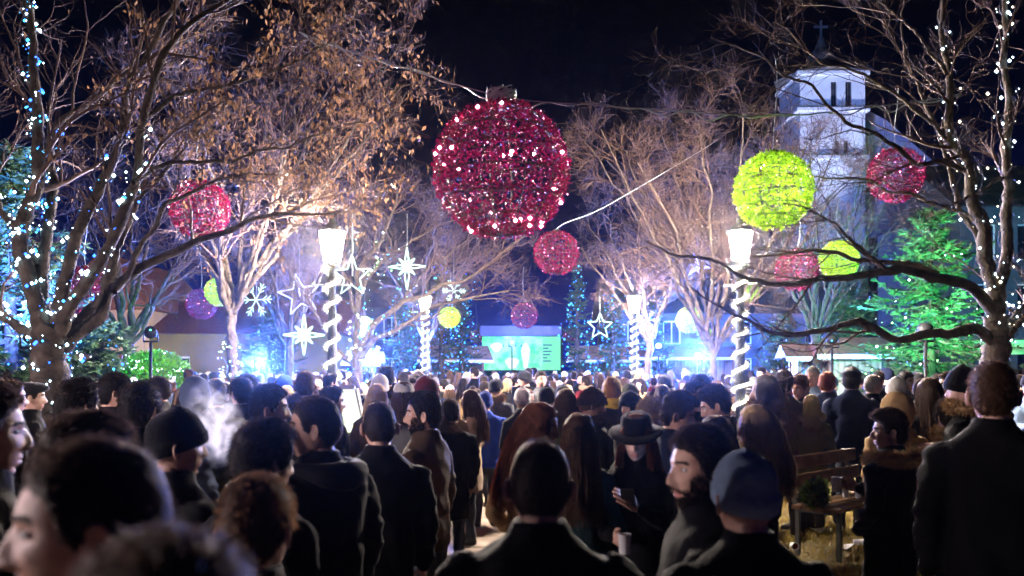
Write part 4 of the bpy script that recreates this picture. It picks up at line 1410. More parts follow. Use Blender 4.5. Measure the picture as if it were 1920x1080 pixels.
hanging_ball(843, 595, 20, .38, 'lime', 'small lime green tinsel ball beside the far left lamp', 44, 1.2)
hanging_ball(983, 592, 25, .45, 'red', 'red tinsel ball over the top edge of the screen', 20, 1.2)
hanging_ball(160, 545, 46, .45, 'red', 'red tinsel ball seen between the stems of the left tree', 22, .9)
hanging_ball(682, 612, 19, .36, 'lime', 'hazy lime ball in front of the pale forked tree', 26, 1.0)
hanging_ball(1293, 600, 25, .40, 'lime', 'pale lime ball near the trunk of the middle tree', 22, 1.2)
hanging_ball(1405, 548, 19, .36, 'lime', 'small lime ball just right of the right lamp post', 16, 1.2)
hanging_ball(1322, 628, 15, .36, 'lime', 'tiny lime ball low before the middle tree', 14, 1.2)
hanging_ball(893, 632, 13, .36, 'red', 'small red ball at the left end of the banner', 14, 1.4)
hanging_ball(1067, 629, 13, .36, 'red', 'small red ball at the right end of the banner', 14, 1.4)
hanging_ball(-6, 545, 27, .36, 'lime', 'lime ball cut off by the left edge', 22, .9)

# ------------------------------------------------------------------ cables
def cable(label, pts, r_, loops=0, seed=0):
    rr = np.random.default_rng(seed)
    ln = smoothline(pts, 60)
    t = tag(empty('cable', tuple(ln[0])), label, 'cable', 'cables across the square')
    g = Geo()
    g_tubes(g, ln - ln[0], r_, 5)
    build('steel_wire', g, M['cable'], t)
    if loops:
        tt = np.linspace(0, 1, 160)
        q = np.stack([np.interp(tt, np.linspace(0, 1, 60), ln[:, j]) for j in range(3)], 1)
        q[:, 2] += -.05 * np.abs(np.sin(tt * loops * np.pi)) ** 2 * (1 + .8 * np.sin(tt * 23)) + .012
        q[:, 1] += .03 * np.cos(tt * loops * np.pi)
        g = Geo()
        g_tubes(g, q - ln[0], r_ * 1.1, 4)
        build('power_lead', g, M['cable'], t)
    return t


cable('long cable carrying the huge red ball from tree to tree', [P(560, 60, 9.3), P(650, 95, 9.2), P(740, 122, 9.1), P(940, 181, 8.98), P(1100, 196, 8.98), P(1260, 208, 8.98), P(1400, 216, 8.98), P(1520, 214, 8.98), P(1800, 180, 8.98)], .007, 15)
cable('slack cable from the smaller red ball up into the right tree', [P(1043, 430, midd), P(1060, 418, midd + .1), P(1120, 395, midd + .6), P(1200, 350, midd + 1.3), P(1310, 285, 17.6), P(1345, 262, 18.2)], .008, 0)
g = Geo()
for k in range(26):
    a = random.random() * 6.28
    q = np.array([[.16 * math.cos(a + j * .7) * (1 - .1 * j), .16 * math.sin(a + j * .7), .7 + .03 * j + random.uniform(0, .06)] for j in range(5)])
    g_tubes(g, smoothline(q, 10), .006, 4)
build('knotted_lead', g, M['cable'], big)

# ------------------------------------------------------------------ light stars
def star(px, py, rpx, d, pts, inner, label, mat, kind='outline', rope=.025, rot=0.0, vstretch=1.0, glow=0, glowcol=(1, 1, 1)):
    c = P(px, py, d)
    r = rpx * d / FPX
    t = tag(empty('light_star', tuple(c), random.uniform(-.3, .3)), label, 'light star', 'rope light stars')
    g = Geo()
    if kind == 'outline':
        a = np.arange(pts * 2) * np.pi / pts + np.pi / 2 + rot
        rr = np.where(np.arange(pts * 2) % 2 == 0, r, r * inner)
        v = np.stack([rr * np.cos(a), np.zeros(pts * 2), rr * np.sin(a) * vstretch], 1)
        for i in range(pts * 2):
            g_bar(g, v[i], v[(i + 1) % (pts * 2)], rope * .6, 5)
    elif kind == 'kite':
        for k in range(pts):
            a = k * 2 * np.pi / pts + np.pi / 2 + rot
            rr = r if k % 2 == 0 else r * .6
            if k % pts == pts // 2:
                rr = r * vstretch
            u = np.array([np.cos(a), 0, np.sin(a)])
            w = np.array([-np.sin(a), 0, np.cos(a)])
            q = [u * rr * .06, u * rr * .38 + w * rr * .1, u * rr, u * rr * .38 - w * rr * .1]
            for i in range(4):
                g_bar(g, q[i], q[(i + 1) % 4], rope * .6, 5)
    elif kind == 'flake':
        for k in range(pts):
            a = k * 2 * np.pi / pts + rot
            u = np.array([np.cos(a), 0, np.sin(a)])
            w = np.array([-np.sin(a), 0, np.cos(a)])
            g_bar(g, u * 0.02, u * r, rope * .7, 5)
            for q in (.45, .7):
                for s_ in (-1, 1):
                    g_bar(g, u * r * q, u * r * (q + .22) + w * s_ * r * .2, rope * .7, 5)
    build('rope_light', g, M[mat], t)
    g = Geo()
    g_tubes(g, np.array([[0, .02, 0], [0, .02, r * .5], [0, .02, r + .8]]), .006, 4)
    build('hanging_wire', g, M['cable'], t)
    if glow:
        ld = bpy.data.lights.new('star_glow', 'POINT')
        ld.energy = glow
        ld.color = glowcol
        ld.shadow_soft_size = r * .4
        lo = bpy.data.objects.new('star_glow', ld)
        COL.objects.link(lo)
        lo.parent = t
        lo.location = (0, -.1, 0)
    return t


star(570, 628, 38, 20, 8, .4, 'bright white eight pointed star hung left of the lamp', 'rope_white', 'kite', .03, 0, 1.0, 30, (.7, 1, .9))
star(763, 500, 36, 20, 8, .4, 'long eight pointed star high between the two left lamps', 'rope_white', 'kite', .022, 0, 1.2)
star(660, 518, 40, 17, 5, .42, 'outlined star just right of the near left lamp', 'rope_white', 'outline', .016)
star(562, 553, 40, 23, 5, .4, 'pale violet outlined star in blue haze left of the lamp', 'rope_cold', 'outline', .03, .2, 1, 1500, (.25, .3, 1))
star(480, 562, 34, 24, 6, .4, 'greenish snowflake of lights right of the lime ball', 'rope_white', 'flake', .014)
star(1125, 612, 25, 28, 5, .45, 'outlined five pointed star left of the far right lamp', 'rope_white', 'outline', .028)
star(1308, 498, 24, 21, 6, .4, 'small blue shining star in the middle tree', 'rope_blue', 'kite', .02, .3, 1, 900, (.25, .3, 1))
star(851, 545, 22, 25, 6, .4, 'snowflake of lights above the small lime ball', 'rope_white', 'flake', .02)
star(1215, 600, 20, 24, 6, .4, 'pale star of lights beside the far right lamp', 'rope_cold', 'flake', .02)
star(700, 668, 22, 26, 6, .4, 'bright bluish snowflake low behind the pale forked tree', 'rope_cold', 'flake', .03, 0, 1, 20, (.5, .7, 1))

# ------------------------------------------------------------------ bench
bench = tag(empty('park_bench', (3.28, 8.75, .17)), 'wooden slatted park bench on the lawn with cups left on it', 'bench')
bench.rotation_euler = (0, 0, math.atan2(1.0, 1.07))
BL = .78
for i, (y_, z_) in enumerate(((-.02, .44), (-.14, .44), (-.26, .44), (-.38, .44))):
    g = Geo()
    g_box(g, (-BL, y_ - .05, z_ - .02), (BL, y_ + .05, z_ + .02), bevel=.008)
    build('seat_slat', g, M['wood'], bench, smooth=False)
for i, z_ in enumerate((.66, .84)):
    g = Geo()
    g_box(g, (-BL, .07 + i * .04, z_ - .065), (BL, .105 + i * .04, z_ + .065), bevel=.008)
    build('back_slat', g, M['wood'], bench, smooth=False)
for x_ in (-.62, .62):
    g = Geo()
    g_box(g, (x_ - .02, -.4, -.05), (x_ + .02, -.36, .42))
    g_box(g, (x_ - .02, 0.02, -.05), (x_ + .02, .06, .42))
    g_box(g, (x_ - .018, -.358, .38), (x_ + .018, .018, .418))
    v = [(x_ - .025, .02, .42), (x_ + .025, .02, .42), (x_ + .025, .07, .42), (x_ - .025, .07, .42), (x_ - .025, .16, .9), (x_ + .025, .16, .9), (x_ + .025, .2, .9), (x_ - .025, .2, .9)]
    g.add(v, [(0, 3, 2, 1), (4, 5, 6, 7), (0, 1, 5, 4), (1, 2, 6, 5), (2, 3, 7, 6), (3, 0, 4, 7)])
    build('leg', g, M['iron'], bench, smooth=False)
BM = bench.matrix_basis.copy()
BM = Matrix.Translation(bench.location) @ Matrix.Rotation(bench.rotation_euler[2], 4, 'Z')


def cup_mesh():
    g = Geo()
    g_lathe(g, [(.026, 0), (.034, .092), (.0365, .094), (.0365, .1), (.033, .1), (.031, .085)], 16, cap=False)
    g_lathe(g, [(.0, .002), (.026, .002)], 16, cap=False)
    g_lathe(g, [(.0, .082), (.031, .082)], 16, 1, cap=False)
    return g.mesh('paper_cup', [M['paper_cup'], M['drink']])


CUP = cup_mesh()
for i, (x_, y_, lab) in enumerate(((-.55, -.2, 'white paper cup left on the seat near the bench end'), (0.05, -.12, 'white paper cup standing mid bench'), (.12, -.22, 'second white paper cup close to the one mid bench'))):
    p = BM @ Vector((x_, y_, .461))
    c = link('paper_cup', CUP, None, loc=p)
    tag(c, lab, 'cup', 'cups left at the bench')
for i, (x_, y_, lab) in enumerate(((-.62, .1, 'crushed white paper cup on the ground under the near end of the bench'), (-.05, -.25, 'crushed white paper cup on the ground below the middle of the bench'), (.45, .15, 'crushed white paper cup on the ground under the far end of the bench'))):
    c = link('paper_cup', CUP, None, loc=BM @ Vector((x_, y_, .04)), rot=(R(88), 0, i * 1.3))
    tag(c, lab, 'cup', 'cups left at the bench')
g = Geo()
for k in range(5):
    q = np.array([[random.uniform(-.5, .8), random.uniform(-.4, .3), random.uniform(.01, .06)] for _ in range(1)])
    v = q + np.array([[0, 0, 0], [.22, .02, .03], [.2, .16, .0], [.02, .13, .04]])
    g.add(v, [(0, 1, 2, 3)])
lt = build('waste_paper', g, M['white_paint'], None, smooth=False)
lt.matrix_basis = BM
tag(lt, 'scraps of pale waste paper on the ground under the bench', 'litter', kind='stuff')


def bag(loc, s, label, seed):
    r = np.random.default_rng(seed)
    g = Geo()
    n_ = 900
    dirs = unit(r.normal(0, 1, (n_, 3)))
    b = dirs * np.array([.1, .1, .12]) * s * r.uniform(.3, 1, (n_, 1)) + [0, 0, .13 * s]
    d = unit(dirs + r.normal(0, .5, (n_, 3)) + [0, 0, .3])
    sd = unit(np.cross(d, r.normal(0, 1, (n_, 3))))
    g_strips(g, b, d, sd, r.uniform(.04, .09, n_) * s, r.uniform(.02, .045, n_) * s)
    t = tag(empty('potted_plant', loc), label, 'plant', 'small green plants at the bench')
    tag(build('leaves', g, M['leaf_green'], t, smooth=False), kind='stuff')
    g = Geo()
    g_lathe(g, [(.05 * s, 0), (.075 * s, .11 * s), (.08 * s, .11 * s), (.08 * s, .13 * s), (.06 * s, .125 * s)], 14)
    build('pot', g, M['roof_tile'], t)


pl = BM @ Vector((-.74, -.2, .461))
bag(tuple(pl), 1.0, 'leafy green plant in a pot on the near end of the bench', 1)
pl = BM @ Vector((.5, -.2, .461))
bag(tuple(pl), .8, 'smaller green potted plant mid bench behind the fur hooded coat', 2)

# ------------------------------------------------------------------ notice board (white, lit, leaning) by the left lamp
nb_ = tag(empty('notice_board', (P(662, 690, 8.6)[0], 8.6, 0), R(-8)), 'bright white leaning notice board beside the left lamp', 'notice board')
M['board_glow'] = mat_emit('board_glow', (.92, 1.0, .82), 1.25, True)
def at_board(px, py): return ((px - 662) * 8.6 / FPX, CAMZ + (HORIZON - py) * 8.6 / FPX)
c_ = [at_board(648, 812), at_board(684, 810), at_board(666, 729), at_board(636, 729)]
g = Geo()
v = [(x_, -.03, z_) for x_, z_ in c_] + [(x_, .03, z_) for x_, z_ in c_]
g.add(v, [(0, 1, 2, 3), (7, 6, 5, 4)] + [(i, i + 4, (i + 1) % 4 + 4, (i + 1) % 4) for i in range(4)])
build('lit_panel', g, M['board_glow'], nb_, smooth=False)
g = Geo()
ed = [np.array([x_, 0, z_]) for x_, z_ in c_]
for i in range(4):
    g_bar(g, ed[i], ed[(i + 1) % 4], .037, 4)
build('frame', g, M['white_paint'], nb_, smooth=False)
g = Geo()
g_bar(g, (ed[0] + ed[1]) / 2, ((ed[0] + ed[1]) / 2)[0] * np.array([1, 0, 0]) + [0, 0, 0.0], .03, 6)
g_bar(g, (ed[0] + ed[1]) / 2 + [-.05, 0, 0], np.array([-.3, .25, 0]), .02, 6)
build('leg', g, M['iron'], nb_)
# ================================================================== PEOPLE: heads
def sstep(a, b, x):
    t = np.clip((x - a) / (b - a), 0, 1)
    return t * t * (3 - 2 * t)


def head_surface(th, ph, female=False):
    """th azimuth from the front (+Y), ph polar from the top; head centre at the origin, chin -0.115, crown +0.118"""
    cz_, sz_ = np.cos(ph), np.sin(ph)
    z = np.where(cz_ > 0, .118 * cz_, .116 * cz_)
    t = np.clip(-cz_, 0, 1)
    front = np.cos(th)
    pw = 2.0 + 1.1 * t * np.clip(front + .3, 0, 1) + .45 * np.clip(cz_, 0, 1)
    prof = (1 - np.abs(cz_) ** pw) ** (1 / pw)
    wx = (.0755 if not female else .071) * (1 - (.20 if not female else .26) * t ** 1.6)
    wx = wx * (1 + .04 * np.clip(cz_, 0, 1))
    yf = .096 - .004 * t
    yb = .100 * (1 - .42 * sstep(.1, .9, t)) * (1 + .03 * np.clip(cz_, 0, 1))
    x = wx * prof * np.sin(th)
    y = np.where(front > 0, yf, yb) * prof * front
    fr = np.clip(front, 0, 1) ** .7
    ax = np.abs(x)
    G = lambda u, c, s: np.exp(-((u - c) / s) ** 2)
    dy = np.zeros_like(x)
    # flatter face plane
    dy += -.006 * G(ax, .05, .02) * G(z, .0, .05)
    nose_l = sstep(.022, -.034, z) * (1 - sstep(-.036, -.049, z))
    wn = .0085 + .0075 * sstep(-.01, -.036, z)
    dy += (.0235 if not female else .019) * nose_l * G(x, 0, wn)
    dy += .006 * G(ax, .014, .006) * G(z, -.037, .007)
    dy += -.011 * G(ax, .031, .016) * G(z, .008, .013)
    dy += (.0055 if not female else .002) * G(ax, .026, .024) * G(z, .028, .008)
    dy += -.003 * G(x, 0, .012) * G(z, .02, .006)
    dy += .005 * G(ax, .044, .016) * G(z, -.022, .018)
    dy += .0055 * G(x, 0, .021) * (G(z, -.0615, .0045) + 1.15 * G(z, -.074, .0055))
    dy += -.0045 * G(x, 0, .024) * G(z, -.0675, .0024)
    dy += -.005 * G(x, 0, .024) * G(z, -.087, .007)
    dy += (.009 if not female else .006) * G(x, 0, .022) * G(z, -.104, .013)
    dy += -.004 * G(ax, .04, .016) * G(z, -.065, .02)
    y = y + dy * fr
    # brow to forehead slope
    y = y - .006 * fr * sstep(.045, .1, z)
    return np.stack([x, y, z], -1)


HAIRLINE_A = np.radians([0, 25, 45, 58, 70, 80, 95, 110, 130, 180])
HAIRLINE_Z = np.array([.070, .068, .058, .040, .0, -.012, .018, -.035, -.07, -.092])


def hairline(th):
    a = np.abs((th + np.pi) % (2 * np.pi) - np.pi)
    return np.interp(a, HAIRLINE_A, HAIRLINE_Z)


def head_grid(nu, nv):
    u = np.linspace(-np.pi, np.pi, nu, endpoint=False)
    th = u - .42 * np.sin(u)
    ph = np.linspace(0, np.pi, nv + 2)[1:-1]
    ph = ph - .1 * np.sin(2 * (ph - .3)) * 0
    TH, PH = np.meshgrid(th, ph)
    return TH, PH


def grid_faces(nu, nv):
    i = np.arange(nv - 1)[:, None] * nu
    k = np.arange(nu)[None, :]
    k2 = (k + 1) % nu
    return np.stack([i + k, i + nu + k, i + nu + k2, i + k2], -1).reshape(-1, 4)


def head_geo(kind, lod):
    """kind: m (man), b (bearded man), f (woman); returns Geo in head space"""
    nu, nv = {0: (92, 92), 1: (44, 44), 2: (18, 16)}[lod]
    female = kind == 'f'
    TH, PH = head_grid(nu, nv)
    V = head_surface(TH, PH, female)
    g = Geo()
    F = grid_faces(nu, nv)
    fc = V.reshape(-1, 3)[F].mean(1)
    x, y, z = fc[:, 0], fc[:, 1], fc[:, 2]
    ax = np.abs(x)
    mat = np.full(len(F), 3)
    if lod < 2:
        lipm = (y > .07) & ((x / .024) ** 2 + ((z + .0675) / .0115) ** 2 < 1)
        br = (y > .05) & (np.abs(z - (.0285 - .16 * (ax - .03) ** 2 / .03)) < (.0042 if not female else .003)) & (ax > .012) & (ax < .05)
        if kind == 'b':
            brd = (y > -.005) & (z < -.075) & ~lipm & ((z < -.062) | (ax > .036) | ((z < -.049) & (ax < .03)))
            mat[brd] = 5
        mat[lipm] = 4
        mat[br] = 5
    g.add(V.reshape(-1, 3), F, mat)
    n0 = g.n
    top, bot = V[0].mean(0) + [0, 0, .001], V[-1].mean(0) - [0, 0, .001]
    g.add([top, bot], np.zeros((0, 3), int))
    g.v.append(np.array([top, bot])); g.n += 2
    k = np.arange(nu)
    g.f.append((np.stack([np.full(nu, n0), k, (k + 1) % nu], 1), np.full(nu, 3, np.int32)))
    lb = (nv - 1) * nu
    g.f.append((np.stack([np.full(nu, n0 + 1), lb + (k + 1) % nu, lb + k], 1), np.full(nu, 5 if kind == 'b' else 3, np.int32)))
    # neck
    nk = np.array([[0, -.018, -.05], [0, -.022, -.09], [0, -.03, -.14], [0, -.038, -.2]])
    g_tubes(g, nk, np.array([.05, .054, .057, .066]) * (1 if not female else .88), 14 if lod < 2 else 8, 3)
    # ears
    if lod < 2:
        for s in (-1, 1):
            a = np.linspace(0, 2 * np.pi, 14, endpoint=False)
            rings = []
            for rr, out in ((0.15, .003), (.55, .001), (.85, .007), (1.0, .006), (1.0, .0), (.7, -.006)):
                rings.append(np.stack([np.full(14, out), rr * .019 * np.cos(a) * (1 + .15 * np.sin(a)), rr * .031 * np.sin(a)], 1))
            e_ = np.stack(rings)
            ca, sa = math.cos(.62), math.sin(.62)
            ex = e_[..., 0] * ca - e_[..., 1] * sa
            ey = e_[..., 0] * sa + e_[..., 1] * ca
            e_ = np.stack([s * (.083 * (1 if not female else .95) + ex), -.012 + ey, e_[..., 2] - .006], -1)
            f = grid_faces(14, 6)
            g.add(e_.reshape(-1, 3), f if s > 0 else f[:, ::-1], 3)
            g.f.append((np.array([np.arange(14) if s < 0 else np.arange(14)[::-1]]) + g.n - 84, np.array([3], np.int32)))
        for s in (-1, 1):
            c = np.array([s * .031, .0708 if not female else .072, .007])
            for rad, mt, dy, sc in ((.0125, 6, 0, (1.05, 1, .62)), (.0062, 7, .0075, (1, 1, .95))):
                a = np.linspace(0, 2 * np.pi, 10, endpoint=False)
                p_ = np.linspace(.15, np.pi - .15, 7)
                vv = np.stack([np.sin(p_)[:, None] * np.cos(a), np.sin(p_)[:, None] * np.sin(a), np.cos(p_)[:, None] * np.ones(10)], -1) * rad * np.array(sc)
                g.add((vv + c + [0, dy, 0]).reshape(-1, 3), grid_faces(10, 7), mt)
    return g


HEADG = {}
def head_cached(kind, lod):
    if (kind, lod) not in HEADG:
        HEADG[(kind, lod)] = head_geo(kind, lod)
    return HEADG[(kind, lod)]


# ------------------------------------------------------------------ hair and headwear, all in head space
def vnoise(p, s):
    return np.array([mnoise.noise(Vector(q) * s) for q in p])


def hair_cap(thick_top, thick_side, lod, seed, tufts, tuft_len, low=0.0, wild=.14, part=0.0, clump=38.):
    nu, nv = {0: (92, 92), 1: (44, 44), 2: (18, 16)}[lod]
    TH, PH = head_grid(nu, nv)
    V = head_surface(TH, PH).reshape(-1, 3)
    th = TH.ravel()
    zz = V[:, 2]
    hl = hairline(th) - low * (np.abs(((th + np.pi) % (2 * np.pi)) - np.pi) > 1.0)
    m_ = sstep(-.004, .012, zz - hl)
    th_k = thick_side + (thick_top - thick_side) * sstep(.02, .09, zz)
    nrm = unit(V + np.array([0, .01, .0]))
    nz_ = vnoise(V + seed, clump) if lod < 2 else np.zeros(len(V))
    off = np.where(m_ > 0, th_k * m_ * (1 + wild * nz_), -.006)
    H = V + nrm * off[:, None]
    H[:, 1] += part * sstep(.05, .1, zz) * sstep(0, .06, V[:, 1])
    F = grid_faces(nu, nv)
    keep = (m_[F].max(1) > 0)
    g = Geo()
    g.add(H, F[keep])
    n0 = g.n
    k = np.arange(nu)
    g.v.append(H[:nu].mean(0)[None] + [0, 0, .001]); g.n += 1
    g.f.append((np.stack([np.full(nu, n0), k, (k + 1) % nu], 1), np.zeros(nu, np.int32)))
    if tufts:
        r = np.random.default_rng(seed)
        cand = np.where(m_ > .5)[0]
        pk = r.choice(cand, tufts)
        b = H[pk] + r.normal(0, .004, (tufts, 3))
        flow = np.stack([.3 * np.sign(b[:, 0]), np.where(b[:, 2] > .07, .8, -.35), np.where(b[:, 2] > .08, -.1, -1.0)], 1)
        flow = flow - nrm[pk] * (flow * nrm[pk]).sum(1, keepdims=True)
        d = unit(unit(flow) + nrm[pk] * .42 + r.normal(0, .25, (tufts, 3)))
        s = unit(np.cross(d, r.normal(0, 1, (tufts, 3))))
        g_strips(g, b - d * .006, d, s, r.uniform(.5, 1.2, tufts) * tuft_len, .0035 if lod == 0 else .006)
    return g


def long_hair(n_, length, seed, curl=0.0, lod=0, side=0.0, vol=.004):
    r = np.random.default_rng(seed)
    g = hair_cap(.018, .016, max(lod, 0), seed, 0, 0, low=.02, wild=.3)
    th = r.uniform(np.radians(42), np.radians(318), n_)
    ph = np.arccos(r.uniform(-.25, .95, n_))
    b = head_surface(th, ph)
    nrm = unit(b)
    m_ = 10
    pts = np.zeros((n_, m_, 3))
    p = b + nrm * .012
    L = length * r.uniform(.8, 1.08, n_)
    ls = L / (m_ - 1)
    d = unit(nrm * .2 + np.stack([np.zeros(n_), -.3 * np.ones(n_), -.9 * np.ones(n_)], 1))
    ph0 = r.uniform(0, 6.28, n_)
    for j in range(m_):
        pts[:, j] = p
        p = p + d * ls[:, None]
        d = unit(d + np.array([0, 0, -.45]) + r.normal(0, .06, (n_, 3)) + curl * np.stack([np.cos(ph0 + j * 1.7), np.sin(ph0 + j * 1.7), 0 * ph0], 1))
        # keep outside the head and neck / shoulders
        q = p / np.array([.088 + vol, .108 + vol, .125])
        nq = np.linalg.norm(q, axis=1)
        ins = nq < 1.0
        p[ins] = (q[ins] / nq[ins, None]) * np.array([.088 + vol, .108 + vol, .125])
        rad = np.linalg.norm(p[:, :2] - np.array([0, -.02]), axis=1)
        need = np.interp(-p[:, 2], [.1, .16, .2, .26, .34, .5], [.07, .074, .085, .112, .13, .135])
        low = (p[:, 2] < -.1) & (rad < need)
        if low.any():
            dirn = unit((p[low, :2] - np.array([0, -.02])))
            p[low, :2] = np.array([0, -.02]) + dirn * need[low, None]
    w = np.interp(np.linspace(0, 1, m_), [0, .2, .8, 1], [.7, 1, .8, .2])
    g_tubes(g, pts, np.broadcast_to({0: .0032, 1: .0055, 2: .014}[lod] * w, (n_, m_)), 3)
    return g


def bob_hair(seed, lod=0):
    return long_hair(320 if lod == 0 else 120, .22, seed, .05, lod)


def beanie(fold=True, pom=False, lod=0, tall=.02, ribs=44):
    nu = {0: 132, 1: 66, 2: 18}[lod]
    a = np.linspace(0, 2 * np.pi, nu, endpoint=False)
    prof = [(-.012, 1.0), (.0, 1.045), (.03, 1.05), (.034, 1.02), (.036, .99), (.07, .97), (.1 + tall * .4, .82), (.12 + tall * .7, .58), (.1285 + tall, .34), (.1325 + tall, .14), (.133 + tall, .015)] if fold else [(-.012, .97), (.01, 1.0), (.04, 1.0), (.075, .93), (.105, .74), (.125, .5), (.138 + tall, .22), (.14 + tall, .02)]
    v = []
    for z, k in prof:
        rib = 1 + (.016 * np.cos(a * (nu / 3)) if lod < 2 else 0)
        rx, ry = .0875 * k * rib, .111 * k * rib
        tilt = -.02 * np.cos(a) * 0
        v.append(np.stack([rx * np.sin(a), ry * np.cos(a) - .004 + (z - .05) * -.12, z + .03 * np.cos(a) * (1 if z < .05 else .4) + 0 * a], 1))
    g = Geo()
    g.add(np.stack(v).reshape(-1, 3), grid_faces(nu, len(prof))[:, ::-1])
    if pom:
        r = np.random.default_rng(3)
        n_ = 900 if lod < 2 else 150
        d = unit(r.normal(0, 1, (n_, 3)))
        b = np.array([0, -.015, .165 + tall]) + d * .012
        s = unit(np.cross(d, r.normal(0, 1, (n_, 3))))
        g_strips(g, b, d, s, r.uniform(.025, .042, n_), .006)
    return g


def brim_hat():
    g = Geo()
    nu = 48
    a = np.linspace(0, 2 * np.pi, nu, endpoint=False)
    prof = [(.146, .032), (.141, .037), (.1, .041), (.087, .045), (.085, .06), (.082, .09), (.077, .118), (.066, .13), (.04, .126), (.005, .12)]
    v = []
    for rr, z in prof:
        v.append(np.stack([rr * np.sin(a), rr * 1.15 * np.cos(a) - .004, z + (.012 * np.cos(2 * a) * -1 if rr > .11 else 0) + 0 * a], 1))
    low = [np.stack([rr * np.sin(a), rr * 1.15 * np.cos(a) - .004, z - .004 + (.012 * np.cos(2 * a) * -1 if rr > .11 else 0) + 0 * a], 1) for rr, z in ((.08, .04), (.1, .037), (.146, .032))]
    g.add(np.stack(low + v).reshape(-1, 3), grid_faces(nu, len(prof) + 3)[:, ::-1])
    return g


def cap_flat(lod=1):
    g = Geo()
    nu = 36
    a = np.linspace(0, 2 * np.pi, nu, endpoint=False)
    prof = [(.03, .98), (.045, 1.05), (.075, 1.14), (.1, 1.02), (.12, .7), (.128, .1)]
    v = [np.stack([.088 * k * np.sin(a), .111 * k * np.cos(a) - .004 + .01 * (k > 1), z + .02 * np.cos(a) * (z < .06) + 0 * a], 1) for z, k in prof]
    g.add(np.stack(v).reshape(-1, 3), grid_faces(nu, len(prof))[:, ::-1])
    return g


def hood_up(fur=0, seed=1):
    """hood round the head, open at the face"""
    g = Geo()
    nu, nv = 40, 22
    u = np.linspace(np.radians(48), np.radians(312), nu)
    ph = np.linspace(.02, np.pi * .86, nv)
    TH, PH = np.meshgrid(u, ph)
    x = .115 * np.sin(PH) ** .8 * np.sin(TH)
    y = .135 * np.sin(PH) ** .8 * np.cos(TH) - .01
    z = .15 * np.cos(PH) - .01
    V = np.stack([x, y, z], -1)
    idx = np.arange(nu * nv).reshape(nv, nu)
    f = np.stack([idx[:-1, :-1], idx[1:, :-1], idx[1:, 1:], idx[:-1, 1:]], -1).reshape(-1, 4)
    V = V.reshape(-1, 3)
    V = V + unit(V) * (.006 * vnoise(V, 18.))[:, None]
    g.add(V, f)
    g.add(V * .95, f[:, ::-1])
    return g


def fur_ring(rx, ry, tube, n_, seed, tilt=0.0, length=.05, droop=0.0, start=0, end=2 * np.pi):
    r = np.random.default_rng(seed)
    a = r.uniform(start, end, n_)
    b_ = r.uniform(0, 2 * np.pi, n_)
    c = np.stack([rx * np.sin(a), ry * np.cos(a), droop * np.cos(a)], 1)
    out = np.stack([np.sin(a), np.cos(a), 0 * a], 1)
    nrm = out * np.cos(b_)[:, None] + np.array([0, 0, 1.0]) * np.sin(b_)[:, None]
    g = Geo()
    aa = np.linspace(start, end, 40)
    g_tubes(g, np.stack([rx * np.sin(aa), ry * np.cos(aa), droop * np.cos(aa)], 1), tube * .8, 8)
    d = unit(nrm + r.normal(0, .35, (n_, 3)))
    s = unit(np.cross(d, r.normal(0, 1, (n_, 3))))
    g_strips(g, c + nrm * tube * .6, d, s, r.uniform(.5, 1.1, n_) * length, .007)
    return g


def scarf_geo(seed=0, r0=.085):
    g = Geo()
    a = np.linspace(0, 2 * np.pi * 1.85, 46)
    z = np.linspace(-.03, .04, 46)
    c = np.stack([(r0 + .012 * np.sin(a * 1.7)) * np.sin(a), (r0 + .015) * np.cos(a) - .005, z + .008 * np.sin(a * 2.3)], 1)
    g_tubes(g, c, .034, 10, caps=True)
    return g


